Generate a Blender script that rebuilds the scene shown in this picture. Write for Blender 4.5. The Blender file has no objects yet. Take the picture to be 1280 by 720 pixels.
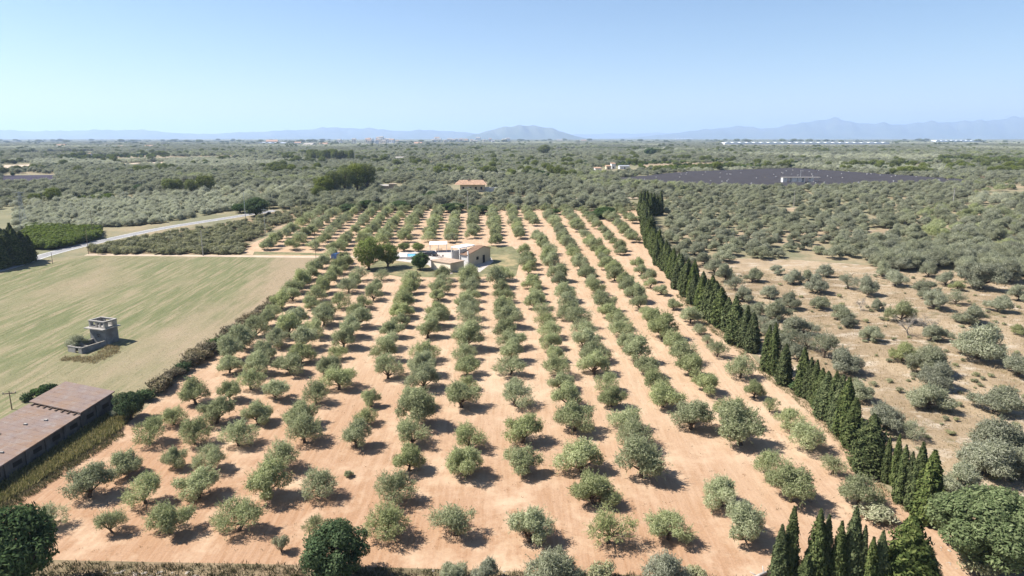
import bpy, bmesh, math, random
import numpy as np
from mathutils import Vector

# ------------------------------------------------------------------ camera, sky, sun, exposure
SC = bpy.context.scene
COL = SC.collection
F = 853.0                       # focal length in photo pixels (1280 wide)
PITCH = math.atan(188 / 853.0)  # horizon sits 188 px above the picture centre
CH = 45.2                       # drone height above the ground under it
cam_d = bpy.data.cameras.new('camera')
cam_d.sensor_width = 36.0
cam_d.lens = 36.0 * F / 1280.0
cam_d.clip_start = 0.5
cam_d.clip_end = 120000.0
cam = bpy.data.objects.new('camera', cam_d)
COL.objects.link(cam)
cam.location = (0, 0, CH)
cam.rotation_euler = (math.pi / 2 - PITCH, 0, 0)
SC.camera = cam

SUN_EL = math.radians(50)
SUN_AZ = math.radians(-85)      # measured from +Y (view direction) towards +X: sun stands on the left
world = bpy.data.worlds.new('World')
SC.world = world
world.use_nodes = True
wn = world.node_tree.nodes
sky = wn.new('ShaderNodeTexSky')
sky.sky_type = 'NISHITA'
sky.sun_disc = False
sky.sun_elevation = SUN_EL
sky.sun_rotation = SUN_AZ
sky.altitude = 50
sky.air_density = 1.0
sky.dust_density = 0.3
sky.ozone_density = 4.5
wn['Background'].inputs['Strength'].default_value = 0.061
world.node_tree.links.new(sky.outputs[0], wn['Background'].inputs['Color'])

sun_d = bpy.data.lights.new('sun', 'SUN')
sun_d.energy = 5.0
sun_d.angle = math.radians(0.53)
sun_d.color = (1.0, 0.95, 0.88)
sun = bpy.data.objects.new('sun', sun_d)
COL.objects.link(sun)
sd = Vector((math.sin(SUN_AZ) * math.cos(SUN_EL), math.cos(SUN_AZ) * math.cos(SUN_EL), math.sin(SUN_EL)))
sun.rotation_euler = sd.to_track_quat('Z', 'Y').to_euler()
sun.location = (-60, 20, 120)

SC.view_settings.view_transform = 'Standard'
SC.view_settings.look = 'None'
SC.view_settings.exposure = 1.2
SC.view_settings.gamma = 1.0
SC.view_settings.use_curve_mapping = False
SC.render.engine = 'CYCLES'
SC.cycles.use_denoising = True
SC.cycles.max_bounces = 6
SC.cycles.diffuse_bounces = 3
SC.cycles.transmission_bounces = 3
SC.cycles.transparent_max_bounces = 8
SC.cycles.volume_bounces = 2

# ------------------------------------------------------------------ terrain and pixel -> ground
SL, EASE = 0.0465, 140.0
def g_exact(y):
    if y <= 290: return SL * y
    u = min(y - 290, EASE)
    return SL * 290 + SL * (u - u * u / (2 * EASE))
GY = [-400.0] + [290 + 10.0 * i for i in range(15)]
GZ = [g_exact(y) for y in GY]
def g(y):
    return float(np.interp(y, GY, GZ))
def ray(px, py):
    x = (px - 640) / F; y = -(py - 360) / F
    return np.array([x, math.cos(PITCH) + y * math.sin(PITCH), -math.sin(PITCH) + y * math.cos(PITCH)])
def P(px, py, up=0.0):
    """ground point seen at a pixel of the photograph (up: on a level that much above the ground)"""
    d = ray(px, py); lo, hi = 1.0, 80000.0
    for _ in range(70):
        m = (lo + hi) / 2
        if CH + d[2] * m - g(d[1] * m) - up > 0: lo = m
        else: hi = m
    return Vector((d[0] * lo, d[1] * lo, g(d[1] * lo) + up))
def depth(v): return v[1] * math.cos(PITCH) + (CH - v[2]) * math.sin(PITCH)
def ppm(v): return F / depth(v)
def proj(x, y, z):
    zc = y * math.cos(PITCH) + (CH - z) * math.sin(PITCH)
    yc = -y * math.sin(PITCH) + (CH - z) * math.cos(PITCH)
    return 640 + F * x / zc, 360 + F * yc / zc

# ------------------------------------------------------------------ helpers
class MB:
    def __init__(s): s.v = []; s.f = []
    def add(s, vs, fs):
        o = len(s.v); s.v += [tuple(v) for v in vs]; s.f += [tuple(i + o for i in f) for f in fs]
    def box(s, x0, x1, y0, y1, z0, z1):
        s.add([(x0,y0,z0),(x1,y0,z0),(x1,y1,z0),(x0,y1,z0),(x0,y0,z1),(x1,y0,z1),(x1,y1,z1),(x0,y1,z1)],
              [(0,3,2,1),(4,5,6,7),(0,1,5,4),(1,2,6,5),(2,3,7,6),(3,0,4,7)])
    def prism(s, pts, z0, z1):
        n = len(pts)
        zz = lambda z, i: z[i] if isinstance(z, (list, tuple)) else z
        s.add([(p[0],p[1],zz(z0,i)) for i,p in enumerate(pts)] + [(p[0],p[1],zz(z1,i)) for i,p in enumerate(pts)],
              [tuple(range(n-1,-1,-1)), tuple(range(n,2*n))] + [(i,(i+1)%n,n+(i+1)%n,n+i) for i in range(n)])
    def hull(s, a, b):      # two matching loops joined as a solid
        n = len(a)
        s.add(list(a) + list(b), [tuple(range(n-1,-1,-1)), tuple(range(n,2*n))] + [(i,(i+1)%n,n+(i+1)%n,n+i) for i in range(n)])
    def tube(s, pts, rad, n=6):
        o = len(s.v); k = len(pts)
        for i, p in enumerate(pts):
            p = Vector(p)
            d = (Vector(pts[min(i+1,k-1)]) - Vector(pts[max(i-1,0)])).normalized()
            a = d.cross(Vector((0.31, 0.95, 0.05))).normalized(); b = d.cross(a)
            for j in range(n):
                t = 2*math.pi*j/n
                s.v.append(tuple(p + (a*math.cos(t) + b*math.sin(t)) * rad[i]))
        for i in range(k-1):
            for j in range(n):
                s.f.append((o+i*n+j, o+i*n+(j+1)%n, o+(i+1)*n+(j+1)%n, o+(i+1)*n+j))
        s.f.append(tuple(o+j for j in range(n-1,-1,-1))); s.f.append(tuple(o+(k-1)*n+j for j in range(n)))
    def mesh(s, name):
        me = bpy.data.meshes.new(name); me.from_pydata(s.v, [], s.f); me.update(); return me
    def build(s, name, mat, parent=None, smooth=False):
        me = s.mesh(name)
        if smooth: me.shade_smooth()
        return obj(name, me, mat, parent)
def obj(name, me, mat, parent=None):
    o = bpy.data.objects.new(name, me); COL.objects.link(o)
    if mat is not None and not me.materials: me.materials.append(mat)
    if parent is not None: o.parent = parent
    return o
def tag(o, label=None, cat=None, group=None, kind=None):
    if label: o['label'] = label
    if cat: o['category'] = cat
    if group: o['group'] = group
    if kind: o['kind'] = kind
    return o
def thing(name, label, cat, loc, rz=0.0, group=None, scale=None):
    o = bpy.data.objects.new(name, None); COL.objects.link(o)
    o.empty_display_size = 0.3
    o.location = loc; o.rotation_euler = (0, 0, rz)
    if scale is not None: o.scale = scale
    return tag(o, label, cat, group)

# ------------------------------------------------------------------ materials
def nt(name):
    m = bpy.data.materials.new(name); m.use_nodes = True
    t = m.node_tree; t.nodes.clear()
    out = t.nodes.new('ShaderNodeOutputMaterial')
    return m, t, out
def N(t, kind, **kw):
    n = t.nodes.new(kind)
    for k, v in kw.items():
        if k.startswith('i_'): n.inputs[k[2:].replace('_', ' ')].default_value = v
        else: setattr(n, k, v)
    return n
def mixc(t, fac, a, b, mode='MIX'):
    n = t.nodes.new('ShaderNodeMix'); n.data_type = 'RGBA'; n.blend_type = mode
    for sock, val in ((0, fac), (6, a), (7, b)):
        if isinstance(val, bpy.types.NodeSocket): t.links.new(val, n.inputs[sock])
        elif isinstance(val, (tuple, list)): n.inputs[sock].default_value = (*val[:3], 1)
        else: n.inputs[sock].default_value = val
    return n.outputs[2]
def ramp(t, src, lo, hi):
    n = t.nodes.new('ShaderNodeMapRange'); n.clamp = True
    t.links.new(src, n.inputs[0]); n.inputs[1].default_value = lo; n.inputs[2].default_value = hi
    return n.outputs[0]
def noise(t, vec, scale, detail=4.0, rough=0.55):
    n = N(t, 'ShaderNodeTexNoise', i_Scale=scale, i_Detail=detail, i_Roughness=rough)
    t.links.new(vec, n.inputs['Vector']); return n.outputs['Fac']
def pos(t): return t.nodes.new('ShaderNodeNewGeometry').outputs['Position']
def mapped(t, vec, rz=0.0, scale=(1, 1, 1)):
    n = N(t, 'ShaderNodeMapping'); n.inputs['Rotation'].default_value = (0, 0, rz); n.inputs['Scale'].default_value = scale
    t.links.new(vec, n.inputs['Vector']); return n.outputs[0]
def bsdf(t, out, col, rough=0.9, bump=None, spec=0.2, metal=0.0):
    p = t.nodes.new('ShaderNodeBsdfPrincipled')
    p.inputs['Roughness'].default_value = rough; p.inputs['Specular IOR Level'].default_value = spec; p.inputs['Metallic'].default_value = metal
    if isinstance(col, bpy.types.NodeSocket): t.links.new(col, p.inputs['Base Color'])
    else: p.inputs['Base Color'].default_value = (*col, 1)
    if bump is not None:
        b = N(t, 'ShaderNodeBump'); b.inputs['Distance'].default_value = bump[1]; b.inputs['Strength'].default_value = bump[2] if len(bump) > 2 else 0.6
        t.links.new(bump[0], b.inputs['Height']); t.links.new(b.outputs[0], p.inputs['Normal'])
    t.links.new(p.outputs[0], out.inputs['Surface'])
    return p
def plain(name, col, rough=0.85, vary=0.25, scale=1.5, spec=0.2, metal=0.0, dirt=None, bump=0.0):
    m, t, out = nt(name)
    tc = t.nodes.new('ShaderNodeTexCoord').outputs['Object']
    f = noise(t, tc, scale, 5)
    a = tuple(c * (1 - vary) for c in col); b = tuple(min(1, c * (1 + vary)) for c in col)
    c = mixc(t, ramp(t, f, 0.3, 0.7), a, b)
    if dirt is not None:
        c = mixc(t, ramp(t, noise(t, tc, scale * 0.35, 6, 0.65), 0.5, 0.68), c, dirt)
    bsdf(t, out, c, rough, (f, 0.03, bump) if bump else None, spec, metal)
    return m
def leaf_mat(name, cols, trans=0.42, vary=0.22):
    """cols: three leaf colours picked per sprig; whole plants differ a little in tone"""
    m, t, out = nt(name)
    ri = t.nodes.new('ShaderNodeNewGeometry').outputs['Random Per Island']
    cr = t.nodes.new('ShaderNodeValToRGB')
    e = cr.color_ramp.elements
    e[0].position = 0.0; e[0].color = (*cols[0], 1); e[1].position = 1.0; e[1].color = (*cols[2], 1)
    k = e.new(0.5); k.color = (*cols[1], 1)
    t.links.new(ri, cr.inputs[0])
    oi = t.nodes.new('ShaderNodeObjectInfo').outputs['Random']
    mr = t.nodes.new('ShaderNodeMapRange'); t.links.new(oi, mr.inputs[0])
    mr.inputs[3].default_value = 1 - vary; mr.inputs[4].default_value = 1 + vary
    hs = N(t, 'ShaderNodeHueSaturation')
    t.links.new(cr.outputs[0], hs.inputs['Color']); t.links.new(mr.outputs[0], hs.inputs['Value'])
    w = N(t, 'ShaderNodeTexWhiteNoise', noise_dimensions='1D'); t.links.new(oi, w.inputs['W'])
    ms = t.nodes.new('ShaderNodeMapRange'); t.links.new(w.outputs['Value'], ms.inputs[0])
    ms.inputs[3].default_value = 0.82; ms.inputs[4].default_value = 1.08
    t.links.new(ms.outputs[0], hs.inputs['Saturation'])
    d = t.nodes.new('ShaderNodeBsdfDiffuse'); tr = t.nodes.new('ShaderNodeBsdfTranslucent')
    t.links.new(hs.outputs[0], d.inputs[0]); t.links.new(hs.outputs[0], tr.inputs[0])
    mx = t.nodes.new('ShaderNodeMixShader'); mx.inputs[0].default_value = trans
    t.links.new(d.outputs[0], mx.inputs[1]); t.links.new(tr.outputs[0], mx.inputs[2])
    t.links.new(mx.outputs[0], out.inputs['Surface'])
    return m

M = {}
M['olive'] = leaf_mat('olive_leaf', [(.175,.21,.09), (.315,.34,.17), (.46,.47,.275)])
M['wild_olive'] = leaf_mat('wild_olive_leaf', [(.165,.182,.105), (.285,.296,.19), (.415,.418,.305)])
M['silver'] = leaf_mat('silver_leaf', [(.26,.275,.175), (.42,.43,.30), (.56,.56,.43)])
M['pale_bush'] = leaf_mat('pale_bush_leaf', [(.18,.21,.08), (.28,.30,.13), (.38,.38,.20)])
M['dry_twig'] = leaf_mat('dry_twig', [(.16,.13,.10), (.22,.19,.15), (.28,.25,.20)], 0.1)
M['cypress'] = leaf_mat('cypress_leaf', [(.04,.056,.022), (.08,.102,.036), (.14,.158,.06)], 0.2, 0.15)
M['evergreen'] = leaf_mat('evergreen_leaf', [(.035,.065,.025), (.065,.105,.04), (.115,.155,.06)], 0.2)
M['broadleaf'] = leaf_mat('broadleaf_leaf', [(.075,.11,.036), (.13,.17,.06), (.205,.245,.10)])
M['pine'] = leaf_mat('pine_needle', [(.06,.085,.022), (.135,.165,.04), (.25,.265,.075)], 0.2)
M['citrus'] = leaf_mat('citrus_leaf', [(.065,.10,.022), (.12,.16,.035), (.19,.22,.06)], 0.2)
M['scrub'] = leaf_mat('scrub_leaf', [(.15,.16,.075), (.25,.25,.135), (.36,.34,.21)], 0.2)
M['hedge'] = leaf_mat('hedge_leaf', [(.085,.078,.042), (.15,.13,.078), (.235,.19,.13)], 0.18)
M['bark'] = plain('bark', (.10, .075, .055), 0.95, 0.35, 6)
M['pale_bark'] = plain('pale_bark', (.30, .27, .23), 0.95, 0.3, 6)
M['grass'] = leaf_mat('grass_blade', [(.13,.14,.05), (.22,.20,.09), (.33,.28,.15)], 0.3)
M['dry_grass'] = leaf_mat('dry_grass_blade', [(.24,.19,.095), (.33,.26,.14), (.42,.35,.21)], 0.3)
M['weed'] = leaf_mat('weed_blade', [(.07,.08,.03), (.13,.12,.05), (.20,.15,.085)], 0.3)

def soil_mat():
    m, t, out = nt('tilled_soil')
    p = pos(t)
    big = noise(t, p, 0.045, 4, 0.6)
    mid = noise(t, mapped(t, p, 0.05, (1, 0.45, 1)), 0.5, 5, 0.65)
    fine = noise(t, p, 5.0, 6, 0.75)
    c = mixc(t, ramp(t, big, 0.35, 0.65), (.375,.268,.175), (.43,.322,.222))
    c = mixc(t, ramp(t, mid, 0.35, 0.72), c, (.35,.23,.143))
    sx = t.nodes.new('ShaderNodeSeparateXYZ'); t.links.new(p, sx.inputs[0])
    # the red headland at the orchard's lower end
    ad = N(t, 'ShaderNodeMath', operation='MULTIPLY_ADD'); t.links.new(big, ad.inputs[0]); ad.inputs[1].default_value = 34.0; t.links.new(sx.outputs['Y'], ad.inputs[2])
    hx = N(t, 'ShaderNodeMath', operation='MULTIPLY_ADD'); t.links.new(sx.outputs['X'], hx.inputs[0]); hx.inputs[1].default_value = 0.35; t.links.new(ad.outputs[0], hx.inputs[2])
    red = N(t, 'ShaderNodeMapRange'); t.links.new(hx.outputs[0], red.inputs[0]); red.inputs[1].default_value = 84; red.inputs[2].default_value = 128; red.inputs[3].default_value = 0.95; red.inputs[4].default_value = 0.0
    c = mixc(t, red.outputs[0], c, (.29,.165,.092))
    c = mixc(t, ramp(t, fine, 0.25, 0.75), mixc(t, 1.0, c, (.66,.64,.62), 'MULTIPLY'), mixc(t, 1.0, c, (1.24,1.23,1.22), 'MULTIPLY'))
    # faint harrow lines along the rows
    hl = noise(t, mapped(t, p, 0.045, (1, 0.06, 1)), 2.2, 3, 0.6)
    c = mixc(t, 0.22, c, mixc(t, ramp(t, hl, 0.35, 0.65), (.28,.19,.125), (.50,.39,.29)))
    spot = noise(t, p, 1.5, 3, 0.6)
    c = mixc(t, ramp(t, spot, 0.64, 0.72), c, (.25,.155,.095))
    c = mixc(t, ramp(t, noise(t, p, 0.16, 5, 0.7), 0.50, 0.75), c, (.44,.325,.222))
    ad2 = N(t, 'ShaderNodeMath', operation='ADD'); t.links.new(fine, ad2.inputs[0]); t.links.new(mid, ad2.inputs[1])
    bsdf(t, out, c, 0.95, (ad2.outputs[0], 0.10, 0.5), 0.1)
    return m
M['soil'] = soil_mat()

def mow_mat():
    m, t, out = nt('mown_grass')
    p = pos(t)
    st = noise(t, mapped(t, p, 0.10, (1, 0.10, 1)), 0.35, 5, 0.6)
    st2 = noise(t, mapped(t, p, 0.10, (1, 0.05, 1)), 1.3, 4, 0.6)
    big = noise(t, mapped(t, p, 0.10, (1, 0.45, 1)), 0.035, 5, 0.6)
    fine = noise(t, p, 3.0, 6, 0.7)
    c = mixc(t, ramp(t, st, 0.35, 0.68), (.112,.124,.058), (.168,.165,.09))
    c = mixc(t, ramp(t, big, 0.52, 0.70), c, (.25,.20,.135))
    c = mixc(t, ramp(t, st2, 0.48, 0.62), c, (.225,.19,.12))
    sx = t.nodes.new('ShaderNodeSeparateXYZ'); t.links.new(p, sx.inputs[0])
    # bare strip along the hedge (runs parallel to the orchard's edge)
    e = N(t, 'ShaderNodeMath', operation='MULTIPLY_ADD'); t.links.new(sx.outputs['Y'], e.inputs[0]); e.inputs[1].default_value = 0.115; t.links.new(sx.outputs['X'], e.inputs[2])
    e2 = N(t, 'ShaderNodeMath', operation='MULTIPLY_ADD'); t.links.new(st, e2.inputs[0]); e2.inputs[1].default_value = 16.0; t.links.new(e.outputs[0], e2.inputs[2])
    c = mixc(t, ramp(t, e2.outputs[0], -42, -35), c, (.255,.20,.135))
    c = mixc(t, ramp(t, fine, 0.25, 0.75), mixc(t, 1.0, c, (.68,.70,.66), 'MULTIPLY'), mixc(t, 1.0, c, (1.2,1.18,1.16), 'MULTIPLY'))
    bsdf(t, out, c, 0.95, (fine, 0.06, 0.5), 0.1)
    return m
M['mown'] = mow_mat()

def meadow_mat():
    m, t, out = nt('dry_meadow_ground')
    p = pos(t)
    a = noise(t, p, 0.07, 6, 0.65); b = noise(t, mapped(t, p, 0.2, (0.45, 1, 1)), 0.42, 6, 0.65); f = noise(t, p, 2.4, 6, 0.75)
    c = mixc(t, ramp(t, a, 0.36, 0.62), (.205,.155,.10), (.325,.255,.175))
    c = mixc(t, ramp(t, b, 0.52, 0.68), c, (.40,.345,.28))
    c = mixc(t, ramp(t, noise(t, p, 0.24, 5, 0.7), 0.56, 0.7), c, (.13,.115,.062))
    c = mixc(t, ramp(t, f, 0.28, 0.72), mixc(t, 1.0, c, (.68,.66,.62), 'MULTIPLY'), mixc(t, 1.0, c, (1.2,1.18,1.15), 'MULTIPLY'))
    bsdf(t, out, c, 0.95, (f, 0.1, 0.6), 0.1)
    return m
M['meadow'] = meadow_mat()

def land_mat():
    m, t, out = nt('farmland')
    p = pos(t)
    a = noise(t, mapped(t, p, 0.1, (0.5, 1, 1)), 0.009, 6, 0.6); b = noise(t, p, 0.05, 6, 0.65); f = noise(t, p, 0.7, 5, 0.7)
    c = mixc(t, ramp(t, a, 0.38, 0.62), (.33,.245,.165), (.215,.20,.12))
    c = mixc(t, ramp(t, b, 0.42, 0.6), c, (.17,.165,.10))
    c = mixc(t, ramp(t, f, 0.3, 0.7), mixc(t, 1.0, c, (.75,.75,.72), 'MULTIPLY'), c)
    sx = t.nodes.new('ShaderNodeSeparateXYZ'); t.links.new(p, sx.inputs[0])
    # far plain is all orchard and woodland
    c = mixc(t, ramp(t, sx.outputs['Y'], 1800, 5000), c, (.135,.15,.085))
    bsdf(t, out, c, 0.95, (f, 0.2, 0.5), 0.1)
    return m
M['land'] = land_mat()
M['verge'] = plain('verge_ground', (.19,.14,.085), 0.95, 0.4, 0.6, dirt=(.10,.095,.05))
M['lawn'] = plain('lawn', (.13,.128,.066), 0.95, 0.3, 0.5, dirt=(.28,.22,.12))
M['asphalt'] = plain('asphalt', (.215,.21,.21), 0.9, 0.15, 0.4)
M['road_paint'] = plain('road_paint', (.7,.7,.68), 0.8, 0.1, 1)
M['track'] = plain('dirt_track', (.39,.31,.23), 0.95, 0.15, 0.4)
M['paving'] = plain('patio_paving', (.40,.355,.32), 0.9, 0.12, 0.7)
M['cream'] = plain('cream_render', (.50,.42,.30), 0.9, 0.08, 0.6, dirt=(.42,.35,.25))
M['white'] = plain('white_render', (.62,.605,.585), 0.85, 0.08, 0.5, dirt=(.52,.50,.46))
M['terracotta'] = plain('terracotta_tile', (.34,.22,.15), 0.9, 0.3, 1.2, bump=0.3)
M['grey_wall'] = plain('weathered_render', (.20,.20,.20), 0.95, 0.3, 0.9, dirt=(.13,.12,.11), bump=0.4)
M['concrete'] = plain('pale_concrete', (.30,.28,.255), 0.9, 0.2, 0.9, dirt=(.21,.185,.155))
M['dark'] = plain('dark_opening', (.02,.02,.02), 0.6, 0.2, 1)
M['glass'] = plain('window_glass', (.05,.06,.075), 0.12, 0.1, 1, spec=0.6)
M['pool'] = plain('pool_water', (.16,.45,.66), 0.08, 0.08, 0.6, spec=0.5)
M['pool_tile'] = plain('pool_coping', (.56,.535,.50), 0.8, 0.1, 1)
M['wood'] = plain('weathered_wood', (.17,.125,.09), 0.95, 0.3, 4)
M['grey_wood'] = plain('bleached_wood', (.36,.33,.30), 0.95, 0.3, 4)
M['steel'] = plain('galvanised_steel', (.38,.39,.40), 0.5, 0.15, 2, spec=0.4, metal=0.4)
M['rock'] = plain('limestone', (.30,.26,.215), 0.95, 0.25, 1.5, dirt=(.32,.24,.17), bump=0.5)
M['panel'] = plain('solar_cell', (.048,.045,.049), 0.75, 0.15, 0.2, spec=0.1)
M['shade_net'] = plain('dark_shade_net', (.06,.055,.07), 1.0, 0.2, 0.05, spec=0.0)
M['greenhouse'] = plain('greenhouse_film', (.60,.62,.65), 0.5, 0.06, 0.02)
M['car_black'] = plain('black_car_paint', (.02,.022,.028), 0.25, 0.1, 1, spec=0.6)
M['car_blue'] = plain('blue_car_paint', (.045,.11,.28), 0.3, 0.1, 1, spec=0.6)
M['tyre'] = plain('tyre_rubber', (.02,.02,.02), 0.9, 0.1, 1)
M['canvas'] = plain('white_canvas', (.66,.66,.68), 0.8, 0.05, 1)
M['shed_wall'] = plain('old_shed_wall', (.11,.105,.10), 0.95, 0.35, 0.8, dirt=(.055,.05,.045), bump=0.4)
def rust_mat():
    m, t, out = nt('rusted_roof_sheet')
    tc = t.nodes.new('ShaderNodeTexCoord').outputs['Object']
    a = noise(t, tc, 0.22, 6, 0.65); b = noise(t, tc, 0.8, 6, 0.7); f = noise(t, tc, 5, 5, 0.7)
    c = mixc(t, ramp(t, a, 0.38, 0.62), (.20,.158,.145), (.225,.15,.105))
    c = mixc(t, ramp(t, b, 0.52, 0.7), c, (.24,.205,.185))
    c = mixc(t, ramp(t, b, 0.42, 0.3), c, (.14,.095,.078))
    c = mixc(t, ramp(t, f, 0.25, 0.75), mixc(t, 1.0, c, (.75,.74,.73), 'MULTIPLY'), c)
    bsdf(t, out, c, 0.9, (b, 0.05, 0.5), 0.15)
    return m
M['rust'] = rust_mat()
M['pale_cream'] = plain('pale_cream_render', (.74,.64,.50), 0.9, 0.05, 0.6)  # cream lightened so the outbuilding front looks sunlit; plain pale colour on town houses
M['tan_roof'] = plain('tan_roof_screed', (.33,.245,.18), 0.95, 0.2, 0.8)
def hill_mat():
    m, t, out = nt('hill_slope')
    p = pos(t)
    a = noise(t, p, 0.0012, 7, 0.6); b = noise(t, p, 0.005, 6, 0.65)
    c = mixc(t, ramp(t, a, 0.35, 0.65), (.05,.07,.04), (.10,.11,.07))
    c = mixc(t, ramp(t, b, 0.62, 0.8), c, (.24,.22,.19))
    bsdf(t, out, c, 0.95, None, 0.05)
    return m
M['hill'] = hill_mat()

# ------------------------------------------------------------------ ground sheets
def fold(bm):
    """cut a flat sheet where the terrain bends and drape it"""
    for y in GY[1:]:
        geom = bm.verts[:] + bm.edges[:] + bm.faces[:]
        bmesh.ops.bisect_plane(bm, geom=geom, plane_co=(0, y, 0), plane_no=(0, 1, 0))
def sheet(name, pts, off, mat, world_pts=False, kind='structure', label=None, cat=None):
    w = [Vector((p[0], p[1], 0)) for p in pts] if world_pts else [P(*p) for p in pts]
    bm = bmesh.new()
    f = bm.faces.new([bm.verts.new((v.x, v.y, 0)) for v in w])
    bmesh.ops.triangulate(bm, faces=[f])
    fold(bm)
    for v in bm.verts: v.co.z = g(v.co.y) + off
    bmesh.ops.recalc_face_normals(bm, faces=bm.faces[:])
    me = bpy.data.meshes.new(name); bm.to_mesh(me); bm.free()
    if me.polygons and me.polygons[0].normal.z < 0: me.flip_normals()
    o = obj(name, me, mat)
    return tag(o, label, cat, kind=kind)
B = 44000.0
tag(sheet('ground', [(-B,-380),(B,-380),(B,B),(-B,B)], 0.0, M['land'], True), 'pale farmland of soil and dry grass reaching to the hills', 'ground')

# cypress line in photo pixels (feet), used as the orchard's edge too
CYP = [(1205,700),(1160,652),(1120,622),(1083,590),(1055,548),(1020,512),(1001,495),(979,481),(961,468),(935,440),(910,418),(891,407),(872,384),(855,370),(835,343),(813,318),(806,296),(803,272),(801,262)]
def cyp_x(y):
    ys = [p[1] for p in CYP][::-1]; xs = [p[0] for p in CYP][::-1]
    return float(np.interp(y, ys, xs))
tag(sheet('orchard_soil', [(-20,790),(1260,790),(1215,700)] + CYP[1:-1] + [(800,258),(640,258),(480,257),(395,268),(318,303),(300,316),(330,321),(408,322),(400,334),(330,384),(280,425),(215,480),(180,512),(150,538),(100,570),(60,597),(0,636),(-60,680)], 0.004, M['soil']),
    'orange tilled soil under the olive rows', 'soil')
tag(sheet('mown_field', [(0,342),(60,329),(112,319),(300,320.5),(410,323.5),(398,334),(300,408),(180,490),(142,522),(100,520),(0,535),(-220,560),(-260,372)], 0.006, M['mown']),
    'pale green mown field with bare sandy streaks', 'field')
tag(sheet('meadow', [(1215,700),(1170,652),(1090,590),(1063,548),(1009,495),(969,468),(943,440),(899,407),(863,370),(843,343),(880,322),(1000,325),(1130,335),(1290,345),(1560,360),(1560,790),(1260,790)], 0.006, M['meadow']),
    'dry tan meadow with scattered bushes beyond the cypresses', 'meadow')
tag(sheet('weedy_verge', [(60,700),(370,706),(700,716),(960,724),(960,800),(-40,800),(-40,700)], 0.012, M['verge']), 'weedy strip of earth below the orchard', 'verge')
tag(sheet('shed_verge', [(0,640),(60,600),(150,540),(182,505),(150,510),(120,525),(0,600),(-40,640)], 0.014, M['verge']), 'weedy strip between the rusty shed and the orchard', 'verge')
tag(sheet('lawn', [(455,338),(500,346),(560,347),(645,345),(652,318),(640,308),(612,307),(560,317),(480,320)], 0.010, M['lawn']), 'patchy green lawn around the farmhouse', 'lawn')
tag(sheet('grass_verge', [(318,314.5),(408,316.5),(408,319.2),(316,318.4)], 0.012, M['lawn']), 'green grass strip beside the dirt track', 'verge')

def ribbon(name, px, width, off, mat, label, cat, world_pts=False):
    c = [Vector(p) for p in px] if world_pts else [P(*p) for p in px]
    L, R = [], []
    for i, p in enumerate(c):
        d = (c[min(i+1,len(c)-1)] - c[max(i-1,0)]); d.z = 0; d.normalize()
        n = Vector((-d.y, d.x, 0))
        L.append(p + n*width/2); R.append(p - n*width/2)
    bm = bmesh.new()
    lv = [bm.verts.new((v.x,v.y,0)) for v in L]; rv = [bm.verts.new((v.x,v.y,0)) for v in R]
    for i in range(len(c)-1): bm.faces.new((rv[i], rv[i+1], lv[i+1], lv[i]))
    fold(bm)
    for v in bm.verts: v.co.z = g(v.co.y) + off
    me = bpy.data.meshes.new(name); bm.to_mesh(me); bm.free()
    if me.polygons[0].normal.z < 0: me.flip_normals()
    return tag(obj(name, me, mat), label, cat, kind='structure')
def smooth_px(pts, n=8):
    w = [P(*p) for p in pts]; out = []
    for i in range(len(w)-1):
        p0, p1, p2, p3 = w[max(i-1,0)], w[i], w[i+1], w[min(i+2,len(w)-1)]
        for k in range(n):
            t = k/n
            out.append(0.5*((2*p1) + (p2-p0)*t + (2*p0-5*p1+4*p2-p3)*t*t + (3*p1-p0-3*p2+p3)*t*t*t))
    return out + [w[-1]]
RD = smooth_px([(-120,362),(0,337),(60,318),(120,303),(200,286),(255,277),(303,269.5),(345,263)])
ribbon('road', RD, 4.8, 0.016, M['asphalt'], 'pale grey country road passing the mown field', 'road', True)
for s in (-1, 1):
    off = []
    for i, p in enumerate(RD):
        d = (RD[min(i+1,len(RD)-1)] - RD[max(i-1,0)]).normalized(); off.append(p + Vector((-d.y, d.x, 0))*s*2.1)
    ribbon('road_edge_line', off, 0.22, 0.024, M['road_paint'], 'white edge line painted along the country road', 'road line', True)
ribbon('track', [(108,318.4),(200,319.2),(300,320.2),(412,321.5),(440,321),(470,322)], 2.6, 0.020, M['track'], 'pale dirt track at the far edge of the mown field', 'track')
ribbon('path', [(985,720),(1100,720),(1130,690),(1120,650),(1085,606),(1050,566),(1020,530)], 2.0, 0.010, M['soil'], 'bare earth path beside the cypresses', 'path')

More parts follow.
